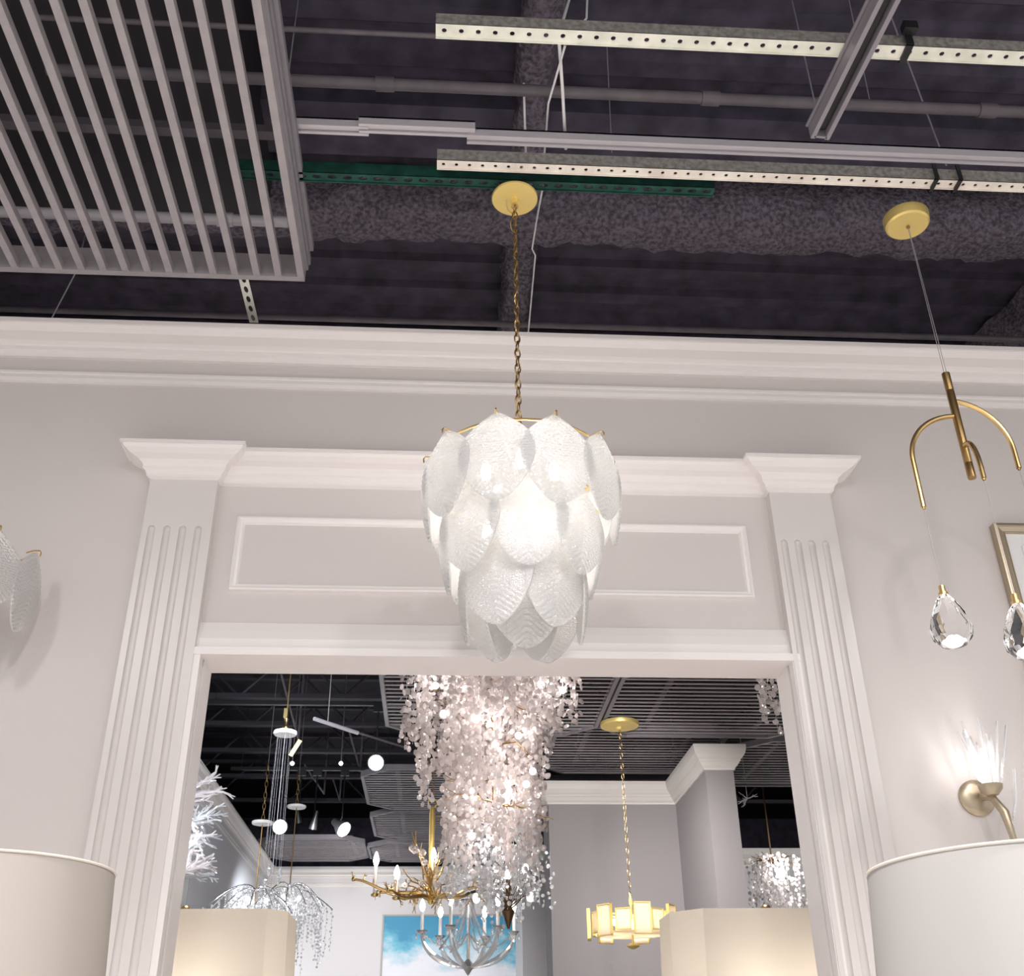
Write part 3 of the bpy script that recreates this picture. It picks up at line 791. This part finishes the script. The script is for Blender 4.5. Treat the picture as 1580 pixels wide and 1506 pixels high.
# ================================================================== BACK ROOM: CRYSTAL CASCADES
random.seed(11)
def petal(b, c, r, q, tilt):
    # small faceted disc (hexagonal bead) facing direction q
    n = 7; M = Matrix.Rotation(q, 3, 'Z') @ Matrix.Rotation(pi/2+tilt, 3, 'X')
    th = r*.28; vs = [c+M @ Vector((r*cos(2*pi*j/n), r*sin(2*pi*j/n), 0)) for j in range(n)]
    vs += [c+M @ Vector((0, 0, th)), c+M @ Vector((0, 0, -th))]
    b.add(vs, [(j, (j+1) % n, n) for j in range(n)]+[((j+1) % n, j, n+1) for j in range(n)], True)
def strand(parent, x, y, z1, z0, step=.030, jit=.016, r=.017, m='petal_glass', name='petal_strand', dens=1):
    b = MB(); z = z1
    while z > z0:
        for _ in range(dens):
            c = Vector((random.uniform(-jit, jit), random.uniform(-jit, jit), z-z1+random.uniform(-.008, .008)))
            petal(b, c, r*random.uniform(.75, 1.15), random.uniform(-1.1, 1.1), random.uniform(-.5, .5))
        z -= step*random.uniform(.8, 1.2)
    b.tube([(0, 0, 0), (0, 0, z0-z1)], .0012, 4)
    return b.build(name, m, parent, loc=(x, y, z1), fix=False)
def twig(b, p, d, L, r, depth, spread=.6):
    d = d.normalized(); q = p+d*L
    mid = p.lerp(q, .5)+Vector((random.uniform(-1, 1), random.uniform(-1, 1), random.uniform(-1, 1)))*L*.08
    b.tube([p, mid, q], [r, r*.85, r*.65], 5)
    if depth > 0:
        for k in range(2 if depth > 1 else 3):
            nd = d+Vector((random.uniform(-1, 1), random.uniform(-1, 1), random.uniform(-1, 1)))*spread
            twig(b, q if k else mid, nd, L*.7, r*.65, depth-1, spread)

CX, CY = .30, 6.05
root = thing('crystal_cascade', 'huge cascading chandelier of pinkish white petal crystals in the back room', 'chandelier', (CX, CY, 0))
MB().lathe([(0, 4.05), (.30, 4.05), (.30, 4.09), (0, 4.09)], 32).build('ceiling_plate', 'brass', root)
MB().tube([(0, 0, 4.09), (0, 0, 4.76)], .015, 10).build('stem', 'brass', root)
b = MB()
b.tube([(0, 0, 2.5), (0, 0, 4.05)], .01, 8)
for i in range(18):
    a = random.uniform(0, 2*pi); z = random.uniform(2.55, 3.6); r = .005
    twig(b, Vector((r*cos(a), r*sin(a), z)), Vector((cos(a), sin(a), random.uniform(-.3, .3))), random.uniform(.14, .22), .006, 2)
b.build('branches', 'brass_dark', root)
cnt = 0
# outer ring of shorter strands
for i in range(46):
    a = 2*pi*i/46+random.uniform(-.05, .05); R = random.uniform(.34, .53)
    x, y = R*cos(a), R*sin(a)*.85
    if x < -.42: zb = random.choice((2.97, 2.93, 2.85))
    elif x < -.28: zb = random.uniform(2.63, 3.02)
    elif x > .34: zb = random.uniform(3.02, 3.22)
    elif x > .2: zb = random.uniform(2.92, 3.1)
    else: zb = random.uniform(2.9, 3.1)
    strand(root, x, y, 4.04, zb, jit=.034, dens=2, step=.027); cnt += 1
# inner column
for i in range(52):
    a = random.uniform(0, 2*pi); R = .30*sqrt(random.uniform(.05, 1))
    x, y = R*cos(a), R*sin(a)
    zb = random.uniform(2.26, 2.52)
    strand(root, x, y, 4.02, zb, jit=.034, dens=2, step=.027); cnt += 1
for i in range(30):
    a = random.uniform(0, 2*pi); R = .29*sqrt(random.uniform(.05, 1))
    strand(root, R*cos(a), R*sin(a), random.uniform(2.35, 2.6), random.uniform(2.12, 2.22), jit=.03, dens=1, step=.03, r=.014, m='haze_glass', name='crystal_strand')
for (px, py) in ((672, 1058), (735, 1110), (684, 1101), (868, 1065), (822, 1190), (812, 1210), (728, 1290), (800, 1135)):
    q = atY(px, py, 5.74)-Vector((CX, CY, 0))
    MB().sphere(q, .019, 10, 8).build('bulb', 'bulb_lit', root)
for (dx, dy, dz) in ((-.3, -.2, 3.3), (0, -.15, 3.1), (.3, -.2, 3.3), (.05, 0, 2.7), (-.05, .1, 2.45), (.1, -.38, 2.9), (-.15, -.40, 2.6)):
    light('cascade_light', 'POINT', (CX+dx, CY+dy, dz), 1.9, (1, .93, .90), size=.04)

# second cascade, mostly hidden by the right jamb
q = atY(1215, 1060, 5.6)
root = thing('crystal_cascade', 'edge of another petal crystal chandelier beside the right jamb', 'chandelier', (q.x+.05, 5.6, 0))
MB().lathe([(0, 3.62), (.15, 3.62), (.15, 3.65), (0, 3.65)], 24).build('ceiling_plate', 'brass', root)
MB().tube([(0, 0, 3.65), (0, 0, 4.76)], .012, 8).build('stem', 'brass', root)
for i in range(16):
    a = 2*pi*i/16; x, y = .20*cos(a), .20*sin(a)
    strand(root, x, y, 3.62, 3.03-.25*(x+.2)/.4+random.uniform(-.03, .03), jit=.02, step=.025)
light('cascade_light', 'POINT', (q.x+.1, 5.35, 3.2), 2, (1, .93, .90), size=.04)

# clear crystal cluster under the cascade, with bronze cone
q = atY(775, 1385, 7.75)
root = thing('crystal_cluster_chandelier', 'clear sparkling crystal cluster chandelier with dark bronze cone tip under the cascade', 'chandelier', (q.x, 7.75, q.z))
MB().lathe([(0, -.20), (.006, -.20), (.03, -.13), (.045, -.09), (.02, -.06), (.012, .2), (.012, 1.42), (0, 1.42)], 12, (.04, 0, 0)).build('stem', 'bronze', root)
b = MB(); b.sphere((.04, 0, -.08), .02, 8, 6)
for i in range(16):
    a = 2*pi*i/16
    twig(b, Vector((.04, 0, -.08)), Vector((cos(a), sin(a), random.uniform(.6, 2.0))), random.uniform(.08, .12), .006, 2, .5)
b.build('branches', 'bronze', root)
for i in range(34):
    a = random.uniform(0, 2*pi); R = .37*sqrt(random.random()); x, y = R*cos(a), R*sin(a)
    z1 = .42*sqrt(max(0, 1-(R/.45)**2))+random.uniform(-.05, .05); z0 = -.10+R*.15+random.uniform(-.10, .05)
    strand(root, x-.02, y, z1, z0, step=.034, jit=.03, r=.014, m='haze_glass' if i % 3 else 'drop_glass', name='crystal_strand')
for (px, py) in ((735, 1386), (818, 1384), (784, 1349), (810, 1340)):
    p_ = atY(px, py, 7.4); MB().sphere(p_-Vector((q.x, 7.75, q.z)), .024, 10, 8, 1.3).build('bulb', 'bulb_lit', root)
light('cluster_light', 'POINT', (q.x, 7.45, q.z+.1), 1.2, (1, .97, .95), size=.04)
light('cluster_light', 'POINT', (q.x+.1, 7.8, q.z+.25), 1., (1, .97, .95), size=.04)

# crystal branch chandelier far right beyond the pier
q = atY(1195, 1362, 10.5)
root = thing('crystal_branch_chandelier', 'pale crystal chandelier seen between the grey pier and right jamb', 'chandelier', (q.x, 10.5, q.z))
MB().tube([(0, 0, .2), (0, 0, 4.76-q.z)], .008, 8).build('stem', 'bronze', root)
b = MB(); b.sphere((0, 0, .2), .03, 8, 6)
for i in range(12):
    a = 2*pi*i/12; twig(b, Vector((0, 0, .2)), Vector((cos(a), sin(a), .1)), .10, .006, 2, .4)
b.build('branches', 'bronze', root)
for i in range(30):
    a = random.uniform(0, 2*pi); R = .30*sqrt(random.random())
    strand(root, R*cos(a), R*sin(a), .22, -.42+random.uniform(-.06, .04), step=.045, jit=.03, r=.017, m='petal_glass')
MB().sphere((0, -.2, .05), .035, 10, 8).build('bulb', 'bulb_lit', root)
light('cluster_light', 'POINT', (q.x, 10.2, q.z+.1), 2.5, (1, .97, .95), size=.04)
q2 = atY(1250, 1370, 10.0)
root = thing('crystal_branch_chandelier', 'sliver of a crystal chandelier touching the right jamb edge', 'chandelier', (q2.x+.12, 10.0, q2.z))
MB().tube([(0, 0, .2), (0, 0, 4.76-q2.z)], .008, 8).build('stem', 'bronze', root)
for i in range(12):
    a = 2*pi*i/12
    strand(root, .20*cos(a), .20*sin(a), .25, -.32+random.uniform(-.06, .04), step=.045, jit=.02, r=.015, m='petal_glass')

# ------------------------------------------------ gold branch chandelier
q0, q1 = atY(665, 1240, 6.8), atY(664, 1388, 6.8)
root = thing('branch_chandelier', 'gold twig chandelier with candle lights and white blossoms on a tall stem', 'chandelier', (q1.x, 6.8, q1.z))
H = q0.z-q1.z
MB().lathe([(0, -.03), (.012, -.025), (.022, .0), (.016, .04), (.012, .10), (.017, H*.5), (.019, H-.06), (.013, H-.02), (0, H-.018)], 14).build('stem', 'gold_satin', root)
MB().tube([(.027*cos(a), 0, H+.004+.027*sin(a)) for a in [2*pi*i/20 for i in range(20)]], .005, 8, closed=True).build('hanging_ring', 'gold_satin', root)
chain_mb(H+.03, 4.76-q1.z, link=.06, wr=.002, wd=.012).build('chain', 'brass_dark', root)
random.seed(5)
for (a, L, zoff) in ((pi+.25, .47, .09), (pi-.5, .36, .06), (pi+.9, .40, .0), (-.3, .30, .05), (.4, .34, .06), (-1.3, .34, -.03), (1.5, .42, .05), (2.2, .38, .08)):
    b = MB(); d = Vector((cos(a), sin(a), 0)); pts = []
    for i in range(9):
        t = i/8; pts.append(d*(L*t)+Vector((0, 0, zoff*t+.012*sin(t*9)))+Vector((-d.y, d.x, 0))*.02*sin(t*7))
    b.tube(pts, [.013-.006*i/8 for i in range(9)], 8)
    for i in range(2, 9):
        if random.random() < .8:
            twig(b, pts[i], Vector((random.uniform(-.6, .6), random.uniform(-.6, .6), random.choice((1, 1, -.7)))), random.uniform(.02, .06), .005, 1, .7)
    b.sphere(pts[-1], .013, 8, 6)
    b.build('branch', 'brass', root)
for (px, py, ytop, Y_) in ((578, 1381, 1336, 6.8), (611, 1386, 1358, 6.6), (668, 1378, 1330, 6.75)):
    p0_ = atY(px, py, Y_)-Vector((q1.x, 6.8, q1.z)); zt = atY(px, ytop, Y_).z-q1.z
    cd = MB().tube([(p0_.x, p0_.y, p0_.z), (p0_.x, p0_.y, zt)], .011, 12).build('candle', 'candle', root)
    MB().lathe([(0, -.012), (.02, -.008), (.024, .004), (.012, .010), (0, .010)], 14, p0_).build('candle_cup', 'brass', cd)
    MB().lathe([(0, -.002), (.012, .004), (.019, .03), (.014, .055), (.005, .08), (0, .084)], 12, (p0_.x, p0_.y, zt)).build('flame_bulb', 'bulb_lit', cd)
    light('candle_light', 'POINT', (q1.x+p0_.x, 6.8+p0_.y-.05, q1.z+zt+.04), .8, (1, .9, .8), size=.02)
def blossom(c, r, m='petal_glass'):
    b = MB()
    for k in range(7):
        a = 2*pi*k/7; d = Vector((cos(a), -.35, sin(a)))
        b.sphere(Vector(c)+d*r*.5, r*.5, 8, 6)
    return b
for (px, py, r) in ((640, 1311, .026), (652, 1316, .022), (625, 1367, .020), (636, 1309, .022), (655, 1331, .02), (676, 1365, .02), (690, 1360, .02), (650, 1362, .018)):
    p_ = atY(px, py, 6.62)-Vector((q1.x, 6.8, q1.z))
    blossom(p_, r).build('blossom', 'petal_glass', root)
b = MB()
for k in range(16):
    twig(b, Vector((random.uniform(-.05, .05), random.uniform(-.1, .05), random.uniform(.02, .10))), Vector((random.uniform(-1, 1), random.uniform(-.8, .5), random.uniform(.1, 1))), random.uniform(.06, .13), .006, 2, .6)
twig(b, Vector((0, -.05, .05)), Vector((-.35, -.4, 1)), .16, .008, 2, .5)
b.build('twigs', 'brass', root)

# ------------------------------------------------ crystal candle chandelier before the sky painting
q = atY(722, 1492, 8.6)
root = thing('glass_arm_chandelier', 'clear glass armed candle chandelier hanging in front of the blue sky painting', 'chandelier', (q.x, 8.6, q.z))
scl = (atY(800, 1450, 8.6)-atY(650, 1450, 8.6)).length/150     # metres per photo pixel there
def rel(dx, dy): return (dx*scl, dy*scl)
MB().lathe([(0, -.06), (.01, -.05), (.03, -.02), (.05, .0), (.03, .03), (.012, .05), (.012, 4.76-q.z), (0, 4.76-q.z)], 14).build('stem', 'chrome', root)
R = 72*scl; zc = 48*scl
n = 6
for i in range(n):
    a = 2*pi*i/n+.12; d = Vector((cos(a), sin(a), 0))
    # lower boat-shaped arm
    pts = []
    for k in range(11):
        t = k/10; pts.append(d*(R*sin(t*pi/2))+Vector((0, 0, zc*(1-cos(t*pi/2)))))
    arm = MB().tube(pts, [.010, .014, .018, .021, .023, .023, .022, .019, .016, .013, .010], 8).build('glass_arm', 'rod_glass', root)
    # inward curved rail from the cup to the stem top
    pts = [d*(R*(1-t)**1.0*(.98 if t < 1 else 1))+Vector((0, 0, zc+(-.10*sin(pi*t)+.0*t))) for t in [k/8 for k in range(9)]]
    MB().tube(pts, .007, 6).build('glass_rail', 'rod_glass', root)
    # upper uprights narrowing to the crown
    pts = []
    for k in range(9):
        t = k/8; pts.append(d*(R*.62-(R*.52)*sin(t*pi/2))+Vector((0, 0, zc*.5+(95*scl-zc*.5)*t)))
    MB().tube(pts, .008, 6).build('glass_upright', 'rod_glass', root)
    c = d*R+Vector((0, 0, zc))
    cup = MB().lathe([(0, -.015), (.02, -.01), (.042, .008), (.046, .014), (.012, .010), (0, .01)], 14, c).build('candle_cup', 'chrome', root)
    MB().tube([c+Vector((0, 0, .01)), c+Vector((0, 0, 30*scl))], .013, 10).build('candle', 'candle', cup)
    MB().lathe([(0, 0), (.014, .01), (.022, .04), (.014, .07), (0, .10)], 10, c+Vector((0, 0, 30*scl))).build('flame_bulb', 'bulb_lit', cup)
    for k in range(3):
        aa = a+2*pi*k/3; cc = c+Vector((cos(aa), sin(aa), 0))*.04
        DM = MB().lathe([(0, 0), (.010, -.02), (.012, -.035), (0, -.055)], 6, cc).build('glass_drop', 'drop_glass', cup)
b = MB(); b.tube([(.06*cos(a), .06*sin(a), 95*scl) for a in [2*pi*i/16 for i in range(16)]], .008, 6, closed=True); b.build('crown_ring', 'chrome', root)
light('candle_light', 'POINT', (q.x, 8.3, q.z+.45), 2.5, (1, .95, .9), size=.05)

# painting on the back wall
a, c = atY(593, 1414, 13.88), atY(805, 1418, 13.88)
root = thing('sky_painting', 'large blue painting of white clouds on the far wall', 'painting', ((a.x+c.x)/2, 13.9, a.z-1.0))
hw = (c.x-a.x)/2
MB().box(-hw, hw, -.02, .04, -1.0, 1.0).build('canvas', 'sky_canvas', root)
b = MB(); b.box(-hw-.02, -hw, -.03, .04, -1.02, 1.02); b.box(hw, hw+.02, -.03, .04, -1.02, 1.02); b.box(-hw, hw, -.03, .04, 1.0, 1.02); b.box(-hw, hw, -.03, .04, -1.02, -1.0)
b.build('frame', 'trim_grey', root)

# ------------------------------------------------ alabaster drum pendant
q = atY(975, 1425, 8.1); qt = atY(957, 1101, 8.1)
root = thing('drum_chandelier', 'gold edged drum chandelier of lit alabaster panels on a long chain', 'chandelier', (q.x, 8.1, q.z))
R = .305; zcan = 3.725-q.z
MB().lathe([(0, -.04), (.02, -.035), (.03, -.02), (.145, -.012), (.15, .0), (.15, .018), (0, .018)], 36, (0, 0, zcan)).build('canopy', 'gold_satin', root)
chain_mb(.17, zcan-.03, link=.05, wr=.0017, wd=.010).build('chain', 'brass_dark', root)
MB().lathe([(0, -.17), (.02, -.165), (.045, -.15), (.045, -.14), (.007, -.13), (.007, .12), (.014, .13), (.014, .16), (.006, .20), (0, .20)], 16).build('stem', 'gold_satin', root)
n = 14
for i in range(n):
    a = 2*pi*i/n-pi/2+.08; out = (i % 2 == 0); Rr = R if out else R-.03
    hh = .165/2+.02 if out else .165/2-.012; wq = .060 if out else .056
    M = Matrix.Translation((Rr*cos(a), Rr*sin(a), 0)) @ Matrix.Rotation(a+pi/2, 4, 'Z')
    b = MB(); b.box(-wq+.006, wq-.006, -.006, .006, -hh+.006, hh-.006)
    pnl = b.build('alabaster_panel', 'alabaster', root); pnl.matrix_local = M
    b = MB(); b.box(-wq, -wq+.007, -.012, .012, -hh, hh); b.box(wq-.007, wq, -.012, .012, -hh, hh); b.box(-wq, wq, -.012, .012, hh-.006, hh); b.box(-wq, wq, -.012, .012, -hh, -hh+.006)
    b.build('panel_edge', 'gold_satin', pnl)
b = MB()
for i in range(n//2):
    a = 2*pi*i/(n//2)-pi/2+.08; b.tube([(0, 0, .05), ((R-.035)*cos(a), (R-.035)*sin(a), .05)], .006, 6)
b.build('spokes', 'gold_satin', root)
MB().lathe([(0, -.075), (R-.05, -.075), (R-.05, -.070), (0, -.070)], 28).build('bottom_diffuser', 'alabaster', root)
for i in range(4):
    a = 2*pi*i/4+.5
    MB().sphere((.15*cos(a), .15*sin(a), 0), .025, 10, 8).build('bulb', 'bulb_soft', root)
    light('drum_light', 'POINT', (q.x+.15*cos(a), 8.1+.15*sin(a), q.z-.02), 2.6, (1, .90, .78), size=.03)

# access panel on the grey wall
a, c = atY(944, 1487, 9.86), atY(975, 1490, 9.86)
b = MB(); b.box(a.x, c.x, 9.855, 9.87, a.z-.30, a.z)
o = b.build('access_panel', 'grey_paint'); tag(o, 'small grey access panel low on the grey wall under the drum chandelier', 'panel')
b = MB(); b.box(a.x-.008, c.x+.008, 9.863, 9.869, a.z-.308, a.z+.008); b.build('panel_rim', 'trim_grey', o)

# ------------------------------------------------ willow crystal chandeliers on rods
def willow(label, px, py, Y_, Rpx, can, chain_top, seed):
    random.seed(seed)
    q = atY(px, py, Y_); s_ = (atY(px+50, py, Y_)-q).length/50
    root = thing('willow_chandelier', label, 'chandelier', (q.x, Y_, q.z), 'willow crystal chandeliers')
    zc = atY(can[0], can[1], Y_).z-q.z; zt = atY(chain_top[0], chain_top[1], Y_).z-q.z
    MB().tube([(0, 0, -.1), (0, 0, zc)], .0045, 8).build('rod', 'brass_dark', root)
    MB().lathe([(0, -.012), (.075, -.010), (.082, .0), (.08, .010), (.02, .016), (0, .018)], 28, (0, 0, zc)).build('canopy', 'candle', root)
    chain_mb(zc+.02, zt, link=.055, wr=.0025, wd=.011).build('chain', 'brass_dark', root)
    MB().tube([(0, 0, zt), (0, 0, 4.76-q.z)], .003, 6).build('hanging_rod', 'pipe_dark', root)
    R = Rpx*s_; n = 11
    for i in range(n):
        a = 2*pi*i/n+.2; rr = R*random.uniform(.72, 1.02); d = Vector((cos(a), sin(a), 0)); hpk = random.uniform(.02, .07); pts = []
        for k in range(11):
            t = k/10; pts.append(d*(rr*(1-cos(t*pi*.5))**.8)+Vector((0, 0, -.02+hpk*sin(t*pi)*1.2-.14*t*t)))
        # arch: rises from centre then bends over
        arm = MB().tube(pts, .0045, 6).build('arched_arm', 'chrome', root)
        for k in range(3, 11, 1):
            b = MB(); L = random.uniform(.22, .50)*(1.0 if k < 9 else 1.15); z = 0
            while z < L:
                c = Vector((random.uniform(-.012, .012), random.uniform(-.012, .012), -z))
                petal(b, c, random.uniform(.006, .012), random.uniform(-1.3, 1.3), random.uniform(-.7, .7)); z += .028
            b.tube([(0, 0, 0), (0, 0, -L)], .0012, 4)
            b.build('crystal_strand', 'drop_glass' if k % 2 else 'haze_glass', arm, loc=pts[k], fix=False)
    for k in range(3):
        MB().sphere((.08*cos(k*2.1), .08*sin(k*2.1), -.08), .018, 8, 6).build('bulb', 'bulb_lit', root)
    light('willow_light', 'POINT', (q.x, Y_-.1, q.z-.18), 1.1, (.97, .98, 1), size=.04)
willow('sparkling willow crystal chandelier behind the left square lampshade', 395, 1372, 8.5, 76, (402, 1270), (411, 1180), 21)
willow('sparkling willow crystal chandelier right of the left square lampshade', 447, 1370, 9.45, 68, (456, 1245), (461, 1195), 22)

# multi-wire pendant
q = atY(440, 1132, 7.2)
root = thing('multi_wire_pendant', 'round white and gold canopy with many long thin wires and crystal tips', 'pendant lamp', (q.x, 7.2, q.z))
MB().lathe([(0, -.010), (.072, -.010), (.080, .0), (.078, .014), (0, .016)], 32).build('canopy', 'wire_white', root)
b = MB(); b.lathe([(0, .016), (.018, .018), (.024, .04), (.012, .07), (.016, .10), (0, .11)], 12); b.box(-.02, .005, -.02, .02, .11, .17)
b.build('canopy_mount', 'brass', root)
MB().tube([(0, 0, .16), (0, 0, 4.76-q.z)], .005, 6).build('hanging_rod', 'brass', root)
for i in range(9):
    a = 2*pi*i/9; r = .05 if i else 0; L = random.uniform(.82, 1.12) if i else 1.15
    wv = MB().tube([(r*cos(a), r*sin(a), -.01), (r*1.2*cos(a), r*1.2*sin(a), -L)], .0008 if i else .0026, 5).build('cable', 'steel_cable', root)
    MB().lathe([(0, 0), (.008, -.01), (.012, -.04), (.006, -.07), (0, -.075)], 7, (r*1.2*cos(a), r*1.2*sin(a), -L)).build('crystal_tip', 'drop_glass', wv)
q_ = atY(452, 1145, 7.0)
b = MB(); b.box(-.014, .014, -.004, .004, -.06, .06)
b.build('brass_plate', 'brass', root, loc=(q_.x-q.x, -.06, q_.z-q.z), rot=(0, radians(28), 0))

# ------------------------------------------------ track spotlights of the back room
def spot_head(label, loc, aim, lit=True, arm=True, group='track spotlights of the back room', em='bulb_lit', r=.05):
    root = thing('track_spotlight', label, 'spotlight', loc, group)
    d = (Vector(aim)-Vector(loc)).normalized()
    h = MB().lathe([(0, -.13), (r*.45, -.125), (r*.55, -.07), (r*.9, -.01), (r*1.08, .03), (r*1.08, .045), (r*.98, .045), (r*.95, .03), (0, .03)], 24, (0, 0, 0), axis=d).build('lamp_head', 'black_plastic', root)
    MB().lathe([(0, .030), (r*.93, .032), (r*.93, .040), (0, .050)], 24, (0, 0, 0), axis=d).build('lens', em, h)
    tz = 3.98-loc[2]
    MB().tube([Vector((0, 0, 0))-d*.06, Vector((0, 0, .09)), Vector((0, 0, tz))], .007, 8).build('yoke', 'black_plastic', root)
    MB().box(-.04, .04, -.015, .015, tz-.05, tz).build('adaptor', 'black_plastic', root)
    return root
p1 = atZ(580, 1177, 3.52); spot_head('bright round spotlight left of the cascade, facing the viewer', p1, (0, 0, 1.2), r=.062)
p2 = atZ(432, 1276, 3.45); spot_head('bright round spotlight between the two rod-hung canopies, facing the viewer', p2, (-.1, 0, 1.2), r=.068)
p3 = atY(527, 1277, p2.y); spot_head('black spotlight turned down to the right with white oval lens', p3, p3+Vector((.5, -.42, -.45)), r=.075)
p4 = atY(484, 1272, p2.y); spot_head('small dark unlit spotlight next to the bright one', p4, p4+Vector((-.2, .2, -1)), em='bulb_off', r=.035)
p5 = atY(460, 1262, p2.y); spot_head('slim dark unlit spotlight behind the hanging cords', p5, p5+Vector((.1, .4, -1)), em='bulb_off', r=.03)
for (y_, l, x0, x1) in ((p1.y, 'dark lighting track that carries the bright spotlight left of the cascade', -1.9, .0), (p2.y, 'dark lighting track carrying the spotlights by the hanging cords', -2.0, -.4)):
    b = MB(); b.box(x0, x1, y_-.018, y_+.018, 3.98, 4.01)
    for xx in (x0+.1, x1-.1): b.tube([(xx, y_, 4.01), (xx, y_, 4.76)], .003, 6)
    tag(b.build('lighting_track', 'black_plastic'), l, 'track')
for (px, l) in ((451, 'left'), (526, 'right')):
    p_ = atZ(px, 1178, 3.7); tag(MB().sphere((0, 0, 0), .017, 10, 8).build('indicator_lamp', 'bulb_lit', loc=p_), f'{l} of two tiny white lamps on the dark joist', 'lamp')
    tag(MB().tube([p_+Vector((0, 0, .0)), p_+Vector((0, .0, 1.06))], .004, 6).build('hanger_wire', 'pipe_dark'), f'thin dark drop wire of the {l} tiny white lamp', 'wire')
a, c, e = atZ(485, 1109, 3.7), atZ(552, 1131, 3.7), atZ(625, 1153, 3.7)
b = MB(); b.tube([a, c], .016, 8); b.tube([a.lerp(c, .3), a.lerp(c, .3)+Vector((0, 0, 1.05))], .003, 6)
o = b.build('lighting_track', 'rail_grey'); tag(o, 'short pale grey track slanting beside the cascade', 'track')
tag(MB().tube([c+Vector((.01, 0, 0)), e], .010, 8).build('lighting_track', 'pipe_dark'), 'thin dark track continuing the pale slanting one', 'track')
for (x0, y0, x1, y1, l) in ((434, 1040, 460, 1140, 'thin dark conduit slanting above the white and gold canopy'), (470, 1180, 500, 1225, 'dark slanting conduit above the tilted spotlight'), (538, 1125, 556, 1190, 'dark slotted hanger above the bright spotlight'), (514, 1203, 524, 1235, 'dark slotted hanger above the tilted spotlight')):
    tag(MB().tube([atZ(x0, y0, 4.2), atZ(x1, y1, 4.0), atZ(x1, y1, 4.0)+Vector((0, 0, .76))], .010, 6).build('conduit', 'pipe_dark'), l, 'conduit')
for (px, py) in ((893, 1150), (1039, 1156)):
    p_ = atZ(px, py, 3.95); b = MB(); b.tube([(.03*cos(a), 0, .03*sin(a)) for a in [2*pi*i/16 for i in range(16)]], .006, 6, closed=True); b.tube([(0, 0, .03), (0, 0, .8)], .006, 6); b.tube([(0, 0, -.03), (0, 0, -.12)], .004, 6)
    tag(b.build('ring_hook', 'pipe_dark', loc=p_), {893: 'dark ring hook left of the long drum chandelier chain', 1039: 'dark ring hook above the grey wall corner'}[px], 'hook')
p_ = atZ(1153, 1232, 4.0); b = MB()
random.seed(4)
b.tube([(0, 0, 0), (0, 0, .76)], .004, 6)
for k in range(5): twig(b, Vector((0, 0, 0)), Vector((random.uniform(-1, 1), random.uniform(-.5, .5), random.uniform(-1, 1))), .07, .008, 1)
tag(b.build('cable_bundle', 'rail_grey', loc=p_), 'small pale bundle of cables beside the grey pier top', 'cable')

# ------------------------------------------------ crystal twig fixture on the left wall, and a picture under it
q = atX(288, 1290, -1.80)
root = thing('twig_wall_light', 'crystal coral-twig wall light beside the left jamb', 'wall lamp', (BX, q.y, q.z))
root.scale = (1.3, 1.3, 1.2)
random.seed(17)
MB().lathe([(0, 0), (.08, 0), (.08, .02), (0, .03)], 20, (0, 0, 0), axis=(1, 0, 0)).build('backplate', 'chrome', root)
for dz in (.22, .02, -.20):
    for k in range(8):
        b = MB(); p1_ = Vector((.12, random.uniform(-.05, .25), dz+random.uniform(-.04, .04)))
        b.tube([(.015, 0, dz*.2), (.06, 0, dz*.6), p1_], .010, 6)
        d = Vector((random.uniform(.3, .9), random.uniform(-.2, .9), random.uniform(-.7, .7)))
        twig(b, p1_, d, random.uniform(.09, .14), .020, 3, .55)
        b.build('crystal_twig', 'haze_glass' if k % 2 else 'petal_glass', root)
MB().sphere((.14, -.05, .03), .045, 10, 8).build('bulb', 'bulb_lit', root)
MB().sphere((.12, -.05, -.09), .045, 10, 8).build('bulb', 'bulb_lit', root)
light('twig_light', 'POINT', (BX+.25, q.y-.15, q.z), 4, COOL, size=.05)
a = atX(294, 1345, BX+.03)
b = MB(); b.box(BX, BX+.03, a.y-.7, a.y, a.z-1.1, a.z)
o = b.build('wall_picture', 'trim_grey'); tag(o, 'slim grey framed picture on the left back wall under the crystal twigs', 'picture')
MB().box(BX+.03, BX+.034, a.y-.67, a.y-.03, a.z-1.07, a.z-.03).build('picture_print', 'mat_board', o)
